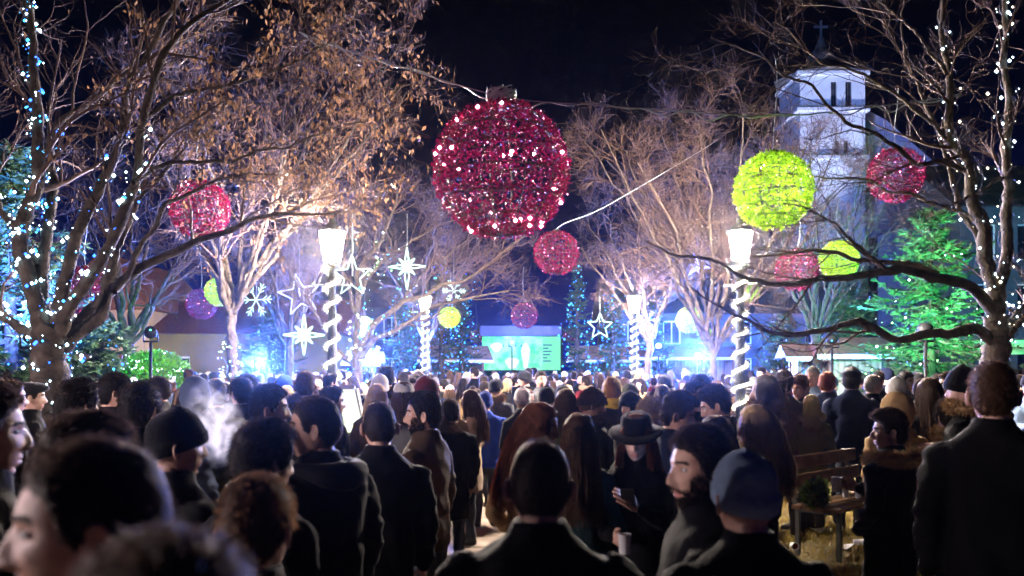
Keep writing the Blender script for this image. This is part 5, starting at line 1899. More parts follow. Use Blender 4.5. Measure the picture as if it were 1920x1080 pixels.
HM = {}
def acc(kind, lod):
    """shared meshes for hair and headwear"""
    key = (kind, lod)
    if key in HM:
        return HM[key]
    mat = 'hair'
    if kind == 'short':
        g = hair_cap(.018, .009, lod, 3, {0: 4200, 1: 700, 2: 0}[lod], .020)
    elif kind == 'buzz':
        g = hair_cap(.009, .006, lod, 5, {0: 2600, 1: 400, 2: 0}[lod], .009, wild=.2)
    elif kind == 'quiff':
        g = hair_cap(.034, .008, lod, 7, {0: 4200, 1: 700, 2: 0}[lod], .026, part=.012)
    elif kind == 'thick':
        g = hair_cap(.026, .018, lod, 9, {0: 3000, 1: 600, 2: 0}[lod], .028, low=.01, wild=.22)
    elif kind == 'long':
        g = long_hair({0: 2300, 1: 700, 2: 120}[lod], .44, 11, .03, lod)
    elif kind == 'curly':
        g = long_hair({0: 1900, 1: 700, 2: 120}[lod], .42, 13, .32, lod, vol=.022)
    elif kind == 'bob':
        g = long_hair({0: 1700, 1: 560, 2: 110}[lod], .24, 17, .06, lod)
    elif kind == 'bun':
        g = hair_cap(.02, .016, lod, 19, {0: 1500, 1: 400, 2: 0}[lod], .03, low=.01, wild=.4)
        r = np.random.default_rng(1)
        n_ = 60
        for k in range(n_ if lod < 2 else 12):
            a = r.uniform(0, 6.28)
            q = np.array([[.035 * math.cos(a + j) * math.cos(k), -.085 + .035 * math.sin(a + j), .095 + .035 * math.sin(k + j * .5)] for j in range(6)])
            g_tubes(g, q, .006, 3)
    elif kind in ('beanie', 'pom', 'slouch'):
        g = beanie(True, kind == 'pom', lod, .024 if kind == 'slouch' else .006)
        mat = 'knit'
    elif kind == 'brimhat':
        g, mat = brim_hat(), 'knit'
    elif kind == 'cap':
        g, mat = cap_flat(lod), 'knit'
    elif kind == 'hood':
        g, mat = hood_up(), 'coat'
    elif kind == 'furhat':
        g = beanie(False, False, 1, .02)
        r = np.random.default_rng(8)
        n_ = 2200
        th = r.uniform(0, 6.28, n_)
        ph = np.arccos(r.uniform(.0, 1, n_))
        d0 = np.stack([np.sin(ph) * np.sin(th), np.sin(ph) * np.cos(th), np.cos(ph)], 1)
        b = d0 * np.array([.088, .11, .13]) + [0, -.004, .012]
        d = unit(d0 + r.normal(0, .5, (n_, 3)))
        s = unit(np.cross(d, r.normal(0, 1, (n_, 3))))
        g_strips(g, b, d, s, r.uniform(.02, .04, n_), .006)
        mat = 'fur'
    elif kind == 'furhood':      # hood trim lying on shoulders and back
        g, mat = fur_ring(.19, .17, .045, 4200, 2, droop=.03), 'fur'
    elif kind == 'furcollar':
        g, mat = fur_ring(.115, .11, .04, 2600, 3, droop=.02), 'fur'
    elif kind == 'beard':
        r = np.random.default_rng(4)
        n_ = {0: 9000, 1: 2500, 2: 400}[lod]
        th = r.uniform(-1.75, 1.75, n_)
        ph = np.arccos(r.uniform(-.99, .05, n_))
        b = head_surface(th, ph)
        x, y, z = b[:, 0], b[:, 1], b[:, 2]
        ax = np.abs(x)
        lip = (x / .027) ** 2 + ((z + .0675) / .0125) ** 2 < 1
        top = np.interp(ax, [0, .02, .032, .045, .055, .08], [-.047, -.049, -.056, -.05, -.01, .0]) + r.normal(0, .004, n_)
        ok = (z < top) & ~lip & (y > -.012)
        b = b[ok]
        k = len(b)
        nn = unit(b)
        d = unit(nn * .45 + np.array([0, 0, -1.0]) + r.normal(0, .3, (k, 3)))
        s = unit(np.cross(d, r.normal(0, 1, (k, 3))))
        g = Geo()
        g_strips(g, b - nn * .001, d, s, r.uniform(.006, .014, k), .0022 if lod == 0 else .005)
    elif kind == 'scarf':
        g, mat = scarf_geo(), 'knit'
    elif kind == 'hooddown':
        g = Geo()
        a = np.linspace(np.radians(75), np.radians(285), 24)
        g_tubes(g, np.stack([.13 * np.sin(a), .125 * np.cos(a) - .02, .03 * np.cos(a) - .01], 1), np.interp(np.linspace(0, 1, 24), [0, .3, .5, .7, 1], [.02, .05, .065, .05, .02]), 10, caps=True)
        mat = 'coat'
    HM[key] = g.mesh(kind, [M[mat]])
    return HM[key]


ACC_NAME = {'short': 'hair', 'buzz': 'hair', 'quiff': 'hair', 'thick': 'hair', 'long': 'hair', 'curly': 'hair', 'bob': 'hair', 'bun': 'hair', 'beard': 'beard', 'beanie': 'beanie', 'pom': 'bobble_hat', 'slouch': 'beanie', 'brimhat': 'brimmed_hat', 'cap': 'flat_cap', 'hood': 'hood', 'furhat': 'fur_hat', 'furhood': 'fur_trim', 'furcollar': 'fur_collar', 'scarf': 'scarf', 'hooddown': 'hood'}
NECK_ACC = ('furhood', 'furcollar', 'scarf', 'hooddown')


# ------------------------------------------------------------------ bodies
def loft(g, rings, n=20, p=2.4):
    """rings: (z, x0, y0, rx, ry)"""
    a = np.linspace(0, 2 * np.pi, n, endpoint=False)
    c, s = np.cos(a), np.sin(a)
    c = np.sign(c) * np.abs(c) ** (2 / p)
    s = np.sign(s) * np.abs(s) ** (2 / p)
    v = np.stack([np.stack([x0 + rx * c, y0 + ry * s, np.full(n, z)], 1) for z, x0, y0, rx, ry in rings])
    m_ = len(rings)
    i = np.arange(m_ - 1)[:, None] * n
    k = np.arange(n)[None, :]
    k2 = (k + 1) % n
    f = np.stack([i + k, i + n + k, i + n + k2, i + k2], -1).reshape(-1, 4)
    if rings[-1][0] > rings[0][0]:
        f = f[:, ::-1]
    n0 = g.n
    g.add(v.reshape(-1, 3), f)
    up = rings[-1][0] > rings[0][0]
    g.f.append((np.array([np.arange(n)[::-1] if up else np.arange(n), (np.arange(n) if up else np.arange(n)[::-1]) + (m_ - 1) * n]) + n0, np.zeros(2, np.int32)))


def capsule(g, p0, p1, r0, r1, n=12):
    p0, p1 = np.asarray(p0, float), np.asarray(p1, float)
    ax = unit(p1 - p0)
    L_ = np.linalg.norm(p1 - p0)
    ts, rs = [], []
    for q in (-.98, -.8, -.45):
        ts.append(r0 * q); rs.append(r0 * math.sqrt(1 - q * q))
    ts += [0, L_]; rs += [r0, r1]
    for q in (.45, .8, .98):
        ts.append(L_ + r1 * q); rs.append(r1 * math.sqrt(1 - q * q))
    pts = p0 + ax * np.array(ts)[:, None]
    g_tubes(g, pts, np.array(rs), n, caps=True)


def hand_geo(g, wrist, d, palm, thumb, curl, scale=1.0, mat=3):
    """palm plus five bent fingers; d along the hand, palm = the way the palm faces, thumb = the thumb side"""
    d, palm, thumb = unit(d), unit(palm), unit(thumb)
    w = np.asarray(wrist)
    s = scale
    # palm: three rings
    a = np.linspace(0, 2 * np.pi, 12, endpoint=False)
    v = []
    for q, hw, ht in ((-.02, .026, .02), (.01, .028, .02), (.05, .04, .016), (.085, .042, .013), (.092, .036, .008)):
        v.append(w + d * q * s + np.cos(a)[:, None] * thumb * hw * s + np.sin(a)[:, None] * palm * ht * s)
    n0 = g.n
    g.add(np.stack(v).reshape(-1, 3), grid_faces(12, 5), mat)
    g.f.append((np.array([np.arange(12) + 48, np.arange(12)[::-1]]) + n0, np.full(2, mat, np.int32)))
    for off, ln in ((.031, .072), (.011, .081), (-.01, .075), (-.03, .058)):
        p = w + d * .082 * s + thumb * off * s
        pts = [p - d * .01 * s]
        cu = 0.15
        for seg in (.45, .32, .23):
            cu += curl
            q = d * math.cos(cu) + palm * math.sin(cu)
            pts.append(p)
            p = p + q * ln * seg * s
        pts.append(p)
        g_tubes(g, np.array(pts), np.array([.0085, .009, .0085, .0075, .0055]) * s, 7, mat, caps=True)
    p = w + d * .02 * s + thumb * .03 * s
    pts = [p - thumb * .012 * s]
    for ln, q in ((.035, d * .65 + thumb * .7 + palm * .15), (.028, d * .8 + thumb * .3 + palm * .5), (.022, d * .75 + thumb * .0 + palm * .7)):
        pts.append(p)
        p = p + unit(q) * ln * s
    pts.append(p)
    g_tubes(g, np.array(pts), np.array([.012, .0115, .0105, .0095, .006]) * s, 7, mat, caps=True)


BODYG = {}
def body_geo(kind, pose, lod):
    """clothed body 1.75 m tall without the head; faces +Y"""
    key = (kind, pose, lod)
    if key in BODYG:
        return BODYG[key]
    fem = kind in ('wcoat', 'puffer')
    sw = (.188 if not fem else .162) * (1.09 if kind == 'bulky' else 1.0)
    g = Geo()
    hem = {'jacket': .80, 'coat': .56, 'wcoat': .60, 'puffer': .66, 'bulky': .78}[kind]
    bul = {'jacket': 1.0, 'coat': 1.02, 'wcoat': .92, 'puffer': 1.05, 'bulky': 1.14}[kind]
    waist = .90 if fem else .98
    rings = [(1.50, 0, -.025, .072, .07), (1.475, 0, -.025, .105, .085), (1.45, 0, -.022, sw * .72, .098), (1.42, 0, -.018, sw * .93, .108 * bul), (1.385, 0, -.012, sw * 1.07, .118 * bul),
             (1.33, 0, -.005, sw * 1.13, .128 * bul), (1.22, 0, 0, sw * 1.06, .136 * bul), (1.08, 0, 0, sw * .95 * waist, .136 * bul),
             (.97, 0, 0, sw * (.95 if not fem else 1.0), .14 * bul), (.86, 0, 0, sw * (.96 if not fem else 1.08), .146 * bul)]
    if hem < .75:
        rings += [((hem + .86) / 2, 0, 0, sw * (1.0 if not fem else 1.12), .15 * bul)]
    rings += [(hem, 0, 0, sw * (.98 if not fem else 1.15), .15 * bul)]
    loft(g, rings, 24)
    # standing collar
    loft(g, [(1.42, 0, -.02, .11, .105), (1.47, 0, -.018, .093, .095), (1.505, 0, -.014, .085, .09), (1.528, 0, -.016, .082, .088)], 18, 2.0)
    arms = {}
    ar = bul * (.92 if fem else 1.0)
    for s in (-1, 1):
        sh = np.array([s * (sw + .008), -.01, 1.345])
        if pose == 'side':
            el, wr = np.array([s * (sw + .06), -.03, 1.10]), np.array([s * (sw + .055), .06, .87])
        elif pose == 'pocket':
            el, wr = np.array([s * (sw + .07), -.06, 1.11]), np.array([s * (sw - .01), .125, .94])
        elif pose == 'cup':
            if s > 0:
                el, wr = np.array([s * (sw + .06), .0, 1.10]), np.array([s * .10, .27, 1.19])
            else:
                el, wr = np.array([s * (sw + .085), -.05, 1.12]), np.array([s * (sw - .01), .12, .95])
        elif pose == 'cupphone':
            if s > 0:
                el, wr = np.array([s * (sw + .06), .0, 1.08]), np.array([s * .10, .26, 1.08])
            else:
                el, wr = np.array([s * (sw + .04), .03, 1.11]), np.array([s * .05, .26, 1.24])
        elif pose == 'phone':
            el, wr = np.array([s * (sw + .04), .03, 1.11]), np.array([s * .07, .27, 1.24])
        elif pose == 'cross':
            el, wr = np.array([s * (sw + .055), .02, 1.12]), np.array([-s * .05, .18, 1.15 + .03 * s])
        capsule(g, sh, el, .078 * ar, .061 * ar)
        capsule(g, el, wr, .061 * ar, .046 * ar)
        arms[s] = (el, wr)
    lw = .09
    for s in (-1, 1):
        st = .03 * s
        hip, kn, an = np.array([s * lw, 0, .86]), np.array([s * (lw + .01), .015 + st, .47]), np.array([s * (lw + .012), -.01 + st, .09])
        capsule(g, hip, kn, .092, .066)
        capsule(g, kn, an, .066, .05)
        capsule(g, an + [0, -.02, -.045], an + [s * .02, .14, -.05], .043, .036)
    if lod == 2:
        for s in (-1, 1):
            el, wr = arms[s]
            q = unit(wr - el)
            capsule(g, wr, wr + q * .1, .035, .025, 8)
    me = g.mesh('tmp_body')
    ob = bpy.data.objects.new('tmp_body', me)
    COL.objects.link(ob)
    vox = {0: .014, 1: .022, 2: .05}[lod]
    md = ob.modifiers.new('r', 'REMESH')
    md.mode = 'VOXEL'
    md.voxel_size = vox
    ms = ob.modifiers.new('s', 'SMOOTH')
    ms.iterations = {0: 7, 1: 3, 2: 1}[lod]
    ms.factor = .5
    dg = bpy.context.evaluated_depsgraph_get()
    em_ = ob.evaluated_get(dg).to_mesh()
    nv_ = len(em_.vertices)
    co = np.zeros(nv_ * 3, np.float32)
    em_.vertices.foreach_get('co', co)
    co = co.reshape(-1, 3).astype(float)
    nr = np.zeros(nv_ * 3, np.float32)
    em_.vertices.foreach_get('normal', nr)
    nr = nr.reshape(-1, 3)
    nl = len(em_.loops)
    li = np.zeros(nl, np.int32)
    em_.loops.foreach_get('vertex_index', li)
    tot = np.zeros(len(em_.polygons), np.int32)
    em_.polygons.foreach_get('loop_total', tot)
    quads = li.reshape(-1, 4) if (tot == 4).all() else np.array([li[i * 4:i * 4 + 4] for i in range(len(tot))])
    ob.evaluated_get(dg).to_mesh_clear()
    bpy.data.objects.remove(ob)
    bpy.data.meshes.remove(me)
    # cloth folds: creases across the sleeves and drag lines on the coat
    if lod < 2:
        z = co[:, 2]
        fold = np.zeros(nv_)
        seed = sum(map(ord, kind + pose)) % 7
        for i, p_ in enumerate(co):
            arm = abs(p_[0]) > sw * .95
            q = Vector((p_[0] * (6 if arm else 7), p_[1] * 7, p_[2] * (17 if arm else 6) + seed * 3))
            fold[i] = mnoise.noise(q) * (.02 if arm else .015) + mnoise.noise(q * 2.1 + Vector((3, 1, 7))) * .009
        if kind == 'puffer':
            quilt = np.abs(np.sin((z - hem) / .085 * np.pi)) ** .6
            fold += (quilt - .6) * .024 * ((z > hem) & (z < 1.46))
        fold *= (z > .12)
        fold[(z > 1.48)] *= .4
        co = co + nr * fold[:, None]
    fc = co[quads].mean(1)
    z, ax = fc[:, 2], np.abs(fc[:, 0])
    mat = np.zeros(len(quads), np.int32)
    leg = (z < hem + .0) & (ax < .2) & (np.abs(fc[:, 1]) < .3)
    mat[leg] = 1
    mat[z < .1] = 2
    out = Geo()
    if lod == 2:
        hnd = np.zeros(len(quads), bool)
        for s in (-1, 1):
            el, wr = arms[s]
            q = unit(wr - el)
            hnd |= (((fc - wr) @ q) > .03) & (np.linalg.norm(fc - wr, axis=1) < .16) & ((z < hem + .2) | (pose in ('cup', 'phone', 'cross')))
        if pose != 'pocket':
            mat[hnd] = 3
    out.add(co, quads, mat)
    if lod < 2:
        for s in (-1, 1):
            el, wr = arms[s]
            q = unit(wr - el)
            if pose == 'side':
                hand_geo(out, wr + q * .02, q, np.array([-s, 0, 0]) + .1, np.array([0, 1, .2]), .32)
            elif pose in ('cup', 'cupphone') and s > 0:
                hand_geo(out, wr + q * .02, unit(q + [-.5, .2, .1]), np.array([-.3, 1, 0]), np.array([0, 0, 1]), .75)
            elif pose in ('phone', 'cupphone'):
                hand_geo(out, wr + q * .02, unit(q + [-s * .2, .1, .3]), np.array([-s * .8, -.2, .2]), np.array([0, -.3, 1]), .45)
            elif pose == 'cross':
                hand_geo(out, wr + q * .02, q, np.array([0, -1, 0]), np.array([0, 0, 1]), .3)
    BODYG[key] = (out, arms)
    return BODYG[key]


def head_matrix(hyaw, hpitch, hroll=0):
    piv = Vector((0, -.03, 1.475))
    rot = Euler((R(hpitch), R(hroll), R(hyaw)), 'XYZ').to_matrix().to_4x4()
    return Matrix.Translation(piv) @ rot @ Matrix.Translation(Vector((0, .03, .137))) @ Matrix.Scale(1.06, 4)


PM = {}
def person_mesh(kind, pose, head, hyaw, hpitch, lod):
    key = (kind, pose, head, round(hyaw / 5), round(hpitch / 5), lod)
    if key not in PM:
        g = Geo()
        b, arms = body_geo(kind, pose, lod)
        g.merge(b)
        g.merge(head_cached(head, lod), head_matrix(hyaw, hpitch))
        PM[key] = (g.mesh('person', [M[m_] for m_ in BODY_MATS]), arms)
    return PM[key]


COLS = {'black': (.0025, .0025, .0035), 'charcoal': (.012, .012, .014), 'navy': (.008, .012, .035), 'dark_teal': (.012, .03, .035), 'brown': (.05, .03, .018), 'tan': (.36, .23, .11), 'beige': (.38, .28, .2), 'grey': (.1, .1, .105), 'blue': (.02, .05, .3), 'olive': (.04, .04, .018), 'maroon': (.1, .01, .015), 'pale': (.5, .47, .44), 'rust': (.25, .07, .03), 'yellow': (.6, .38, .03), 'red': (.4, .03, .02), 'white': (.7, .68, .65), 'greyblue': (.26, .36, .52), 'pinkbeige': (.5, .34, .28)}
HAIR = {'black': (.006, .005, .005), 'dark': (.014, .009, .007), 'brown': (.05, .026, .014), 'auburn': (.12, .04, .018), 'blond': (.68, .48, .22), 'grey': (.28, .27, .26), 'ginger': (.32, .12, .03), 'white': (.6, .58, .55)}
PLACED = []


def person(px, ytop, d, yaw, label, group, body='jacket', pose='pocket', coat='black', head='m', hyaw=0, hpitch=0, acc_list=(('short', 'dark'),), lod=1, scale=None, feet=0.0):
    x = (px - 960) * d / FPX
    if scale is None:
        ztop = CAMZ - (ytop - HORIZON) * d / FPX
        extra = .012
        for a_, _ in acc_list:
            if a_ in ('beanie', 'cap', 'brimhat', 'hood'):
                extra = .03
            if a_ in ('pom',):
                extra = .07
            if a_ in ('slouch', 'quiff'):
                extra = .04
        scale = ztop / (1.738 + extra)
    scale = max(.86, min(1.12, scale))
    me, arms = person_mesh(body, pose, head, hyaw, hpitch, lod)
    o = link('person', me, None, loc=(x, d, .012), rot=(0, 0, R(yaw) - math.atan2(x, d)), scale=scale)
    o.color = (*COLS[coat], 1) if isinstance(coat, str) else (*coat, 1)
    tag(o, label, 'person', group)
    HMx = head_matrix(hyaw, hpitch)
    for a_, c_ in acc_list:
        ch = link(ACC_NAME[a_], acc(a_, lod), o)
        col = HAIR[c_] if (ACC_NAME[a_] in ('hair', 'beard')) else (COLS[c_] if isinstance(c_, str) else c_)
        ch.color = (*col, 1)
        if a_ in NECK_ACC:
            ch.location = {'furhood': (0, -.06, 1.44), 'furcollar': (0, -.015, 1.49), 'scarf': (0, -.01, 1.495), 'hooddown': (0, -.03, 1.47)}[a_]
            if a_ == 'furhood':
                ch.rotation_euler = (R(-14), 0, 0)
        else:
            ch.matrix_local = HMx
    PLACED.append((x, d, .32 if d > 6 else .3))
    return o, arms, scale


def hold_cup(p, label, drop=0.0):
    o, arms, s = p
    el, wr = arms[1]
    q = unit(wr - el)
    pos = wr + q * .09 + np.array([-.05, .05, -.055 + drop])
    Mw = Matrix.Translation(o.location) @ Matrix.Rotation(o.rotation_euler[2], 4, 'Z') @ Matrix.Scale(s, 4)
    c = link('paper_cup', CUP, None, loc=Mw @ Vector(pos), scale=1.0)
    tag(c, label, 'cup', 'cups held in the crowd')
    return c
# ================================================================== THE PEOPLE THE PHOTO SHOWS, nearest first
NEAR = 'people nearest the camera'
MIDG = 'people in the middle of the crowd'
pp = person
# --- closest row
pp(172, 836, 1.32, 88, 'man in profile facing left with short dark hair, closest pale face at bottom left', NEAR, 'bulky', 'side', 'black', 'm', 0, 0, (('buzz', 'dark'),), 0)
pp(318, 1042, .80, 8, 'dark blurred head with brown rim light at the very bottom, closest of all', NEAR, 'bulky', 'side', 'black', 'm', 0, -4, (('short', 'dark'), ('hooddown', 'black')), 0)
pp(-34, 728, 2.5, -90, 'man in profile cut off by the left edge', NEAR, 'coat', 'pocket', 'black', 'm', 0, 0, (('short', 'dark'),), 0)
pp(150, 792, 2.2, -70, 'dark haired head partly hidden behind the profile man at bottom left', NEAR, 'jacket', 'pocket', 'black', 'm', 0, -6, (('thick', 'dark'),), 0)
pp(475, 905, 2.1, -18, 'brown haired person seen from behind above the blurred head', NEAR, 'jacket', 'cup', 'charcoal', 'm', -6, -4, (('short', 'brown'),), 0)
c1 = pp(490, 800, 3.0, -50, 'dark haired man half turned right with his ear lit, behind the brown haired one', NEAR, 'jacket', 'pocket', 'black', 'm', -8, -4, (('thick', 'black'),), 0)
pp(596, 748, 3.7, 40, 'broad man in black hooded jacket turned left toward the beanie wearer', NEAR, 'bulky', 'side', 'black', 'm', 42, 0, (('buzz', 'dark'), ('hooddown', 'black')), 0)
pp(332, 770, 3.5, -62, 'person in black beanie facing right and blowing smoke', NEAR, 'jacket', 'side', 'black', 'm', -20, 2, (('slouch', 'black'),), 0)
foreman = pp(1012, 832, 2.4, -2, 'man in black seen squarely from behind, front row centre', NEAR, 'bulky', 'side', 'black', 'm', 0, -2, (('buzz', 'dark'),), 0)
bear = pp(1312, 808, 2.75, 98, 'bearded man with pink lit face turned left', NEAR, 'jacket', 'cup', 'black', 'b', 22, 0, (('short', 'dark'), ('beard', 'dark')), 0)
for ch_ in bear[0].children:
    if ch_.name.startswith('scarf'):
        ch_.location = (0, .01, 1.425)
        ch_.scale = (1.0, 1.0, .75)
hold_cup(bear, 'white paper cup held by the bearded man')
pp(1403, 850, 2.5, 12, 'person in grey blue knit beanie seen from behind', NEAR, 'coat', 'pocket', 'black', 'm', 12, -3, (('beanie', 'greyblue'),), 0)
pp(1862, 688, 4.0, 4, 'very tall man in black coat seen from behind at the right edge', NEAR, 'coat', 'side', 'black', 'm', 0, 0, (('short', 'brown'),), 0)
furm = pp(1668, 768, 5.5, 62, 'man in dark parka with big tan fur hood trim looking left', NEAR, 'coat', 'cup', 'black', 'm', 38, 0, (('quiff', 'dark'), ('furhood', (.8, .55, .24))), 0)
hold_cup(furm, 'pale cup held by the man with the fur hood')
# --- second row
pp(712, 757, 4.5, 6, 'man in long black coat seen from behind left of centre', NEAR, 'coat', 'side', 'black', 'm', 0, -2, (('buzz', 'dark'),), 0)
pp(795, 740, 5.3, 62, 'bearded man in dark leather jacket and jeans facing left', NEAR, 'jacket', 'side', 'brown', 'b', 22, 0, (('short', 'black'), ('beard', 'black')), 0)
pp(1000, 757, 4.8, -30, 'woman with long reddish hair in tan coat glancing right', NEAR, 'wcoat', 'pocket', 'tan', 'f', -75, -8, (('long', 'auburn'),), 0)
pp(1085, 780, 4.7, 0, 'woman with long brown hair in dark teal coat seen from behind', NEAR, 'wcoat', 'pocket', 'dark_teal', 'f', 0, -2, (('long', 'brown'),), 0)
hatw = pp(1195, 770, 4.7, 172, 'woman in black brimmed hat facing the camera with a cup', NEAR, 'wcoat', 'cupphone', 'black', 'f', 0, -14, (('long', 'auburn'), ('brimhat', 'black')), 0)
ho, harm, hs = hatw
Mw = Matrix.Translation(ho.location) @ Matrix.Rotation(ho.rotation_euler[2], 4, 'Z') @ Matrix.Scale(hs, 4)
ph = tag(empty('smartphone', tuple(Mw @ Vector((.0, .345, 1.31)))), 'lit smartphone in the hand of the woman in the brimmed hat', 'phone')
ph.rotation_euler = (R(-38), 0, ho.rotation_euler[2])
g = Geo()
g_box(g, (-.036, 0, -.072), (.036, .008, .072), bevel=.003)
build('case', g, M['black_metal'], ph, smooth=False)
g = Geo()
g_box(g, (-.033, -.0015, -.067), (.033, -.0004, .067))
build('display', g, M['phone_screen'], ph, smooth=False)
hold_cup(hatw, 'white paper cup held by the woman in the brimmed hat')
pp(1345, 783, 4.4, 20, 'dark haired woman seen from behind the bearded man', NEAR, 'wcoat', 'pocket', 'black', 'f', 0, -8, (('long', 'black'),), 0)
pp(1420, 763, 5.2, 96, 'blond woman with curly hair in profile facing left', NEAR, 'wcoat', 'pocket', 'charcoal', 'f', 8, -4, (('curly', 'blond'),), 0)
pp(1262, 733, 5.6, -58, 'young man in navy jacket looking down to the right', NEAR, 'jacket', 'pocket', 'navy', 'm', -34, -12, (('quiff', 'dark'),), 0)
pp(505, 728, 5.1, -84, 'dark haired man with yellow scarf in profile facing right', NEAR, 'jacket', 'pocket', 'charcoal', 'm', -6, 0, (('short', 'black'), ('scarf', 'yellow')), 0)
pp(262, 725, 4.8, -24, 'man with dark hair seen from behind left of the beanie wearer', NEAR, 'coat', 'pocket', 'black', 'm', -10, 0, (('thick', 'black'),), 0)
pp(146, 720, 4.9, -48, 'man in black coat turned half right below the wound lights', NEAR, 'bulky', 'pocket', 'black', 'm', -10, 0, (('thick', 'black'),), 0)
pp(212, 704, 6.4, -74, 'man with lit face in profile left of the clipped bush', NEAR, 'jacket', 'pocket', 'black', 'm', -10, -4, (('short', 'black'),), 0)
pp(58, 714, 7.4, -82, 'man in cap in profile before the left trunk', NEAR, 'jacket', 'pocket', 'black', 'm', -6, 0, (('cap', 'charcoal'), ('buzz', 'dark')), 1)
pp(18, 716, 6.6, -70, 'dark haired man near the left edge behind the cut off profile', NEAR, 'jacket', 'pocket', 'black', 'm', -8, 0, (('short', 'dark'),), 1)
pp(298, 710, 8.6, 60, 'man in patterned jacket facing left before the clipped bush', NEAR, 'jacket', 'pocket', 'grey', 'm', 20, 0, (('short', 'dark'),), 1)
# --- around the blue jacket
pp(910, 735, 10.4, 4, 'man in bright blue jacket and blue beanie standing in the gap', MIDG, 'bulky', 'pocket', (.03, .08, .5), 'm', 0, 0, (('slouch', 'blue'),), 1)
pp(882, 733, 9.4, 78, 'brown haired woman in profile left of the blue beanie', MIDG, 'wcoat', 'pocket', 'beige', 'f', 12, 0, (('long', 'brown'),), 1)
pp(845, 752, 8.0, 20, 'person in black and tan coat left of the blue jacket', MIDG, 'coat', 'side', 'black', 'm', 10, 0, (('short', 'dark'), ('furcollar', 'beige')), 1)
pp(757, 706, 7.6, 4, 'person in pale bobble hat with white pompom', MIDG, 'wcoat', 'pocket', 'grey', 'f', 0, 0, (('pom', 'pale'), ('bob', 'brown')), 1)
pp(706, 722, 8.4, -18, 'blond woman with hair over her collar under the grey cap wearer', MIDG, 'wcoat', 'pocket', 'brown', 'f', 0, -4, (('bob', 'blond'),), 1)
pp(712, 702, 9.8, 10, 'person in round grey knitted cap', MIDG, 'wcoat', 'pocket', 'charcoal', 'f', 0, 0, (('beanie', 'pale'),), 1)
pp(572, 700, 8.4, 6, 'person in grey coat with tan fur collar before the lamp', MIDG, 'coat', 'pocket', 'grey', 'm', -6, 0, (('short', 'brown'), ('furcollar', 'tan')), 1)
pp(622, 728, 7.4, -70, 'man in profile in front of the white notice board', MIDG, 'jacket', 'pocket', 'black', 'm', -10, 0, (('short', 'black'),), 1)
pp(800, 708, 8.0, 40, 'person in maroon hat right of the bobble hat', MIDG, 'jacket', 'pocket', 'black', 'm', 20, 0, (('slouch', 'maroon'),), 1)
pp(980, 727, 9.4, 8, 'person in white knit beanie left of the dark beanie', MIDG, 'wcoat', 'pocket', 'charcoal', 'f', 0, 0, (('beanie', 'white'),), 1)
pp(1026, 724, 9.0, -12, 'person in dark beanie beside the white beanie', MIDG, 'jacket', 'pocket', 'charcoal', 'm', 0, 0, (('beanie', 'charcoal'),), 1)
pp(1062, 732, 7.8, 10, 'woman with loose brown hair in the middle of the crowd', MIDG, 'wcoat', 'pocket', 'olive', 'f', 10, 0, (('bob', 'brown'), ('furcollar', 'brown')), 1)
pp(1110, 736, 7.6, -52, 'woman in fuzzy brown fur hat turned right', MIDG, 'wcoat', 'pocket', 'black', 'f', -30, 0, (('furhat', 'brown'), ('furcollar', 'brown')), 1)
pp(1147, 711, 8.8, -6, 'ginger haired woman with yellow scarf', MIDG, 'wcoat', 'pocket', 'black', 'f', 0, -4, (('bun', 'ginger'), ('scarf', 'yellow')), 1)
pp(1182, 735, 7.6, 128, 'smiling woman in black beanie facing half left', MIDG, 'wcoat', 'pocket', 'black', 'f', 10, 0, (('beanie', 'black'), ('bob', 'dark')), 1)
pp(1218, 752, 6.8, 4, 'person with pale fur hood behind the brimmed hat', MIDG, 'puffer', 'pocket', 'brown', 'f', 0, -6, (('furhat', 'beige'), ('furcollar', 'beige')), 1)
pp(1306, 720, 7.0, -84, 'man in profile facing right behind the navy jacket', MIDG, 'jacket', 'pocket', 'black', 'm', -6, 0, (('thick', 'black'),), 1)
pp(1354, 718, 6.5, 72, 'man with dark quiff looking down left by the right lamp', MIDG, 'jacket', 'phone', 'charcoal', 'm', 20, -20, (('quiff', 'dark'),), 0)
pp(1315, 705, 8.8, 150, 'man facing the camera behind the profile pair', MIDG, 'jacket', 'pocket', 'charcoal', 'm', 0, 0, (('short', 'dark'),), 1)
# --- right half
pp(1434, 706, 7.6, 84, 'white haired woman with golden fur collar facing left', MIDG, 'wcoat', 'pocket', 'grey', 'f', 12, 0, (('bob', 'white'), ('furcollar', 'tan')), 1)
pp(1470, 698, 9.7, -12, 'man in brown jacket behind the white haired woman', MIDG, 'jacket', 'pocket', 'brown', 'm', 0, 0, (('thick', 'dark'),), 1)
pp(1503, 702, 10.1, 128, 'man with short brown hair facing half left', MIDG, 'jacket', 'pocket', 'black', 'm', 10, -10, (('quiff', 'brown'),), 1)
pp(1524, 686, 11.0, 160, 'tall bald man facing the camera behind the bench', MIDG, 'jacket', 'pocket', 'greyblue', 'm', 0, 0, (('buzz', 'grey'),), 1)
pp(1521, 742, 9.55, 2, 'blond bobbed woman with fur collar seen from behind', MIDG, 'wcoat', 'pocket', 'olive', 'f', 0, -4, (('bob', 'blond'), ('furcollar', 'beige')), 0)
pp(1551, 700, 10.6, -20, 'red brown haired man in dark jacket by the plank hut', MIDG, 'jacket', 'pocket', 'navy', 'm', 0, 0, (('short', 'auburn'),), 1)
pp(1597, 690, 10.2, 0, 'big person in navy coat and black cap seen from behind', MIDG, 'bulky', 'side', 'navy', 'm', 0, 0, (('cap', 'black'), ('thick', 'black')), 1)
pp(1637, 704, 10.9, -60, 'bald headed man behind the parka wearer', MIDG, 'jacket', 'pocket', 'black', 'm', 0, 0, (('buzz', 'grey'),), 1)
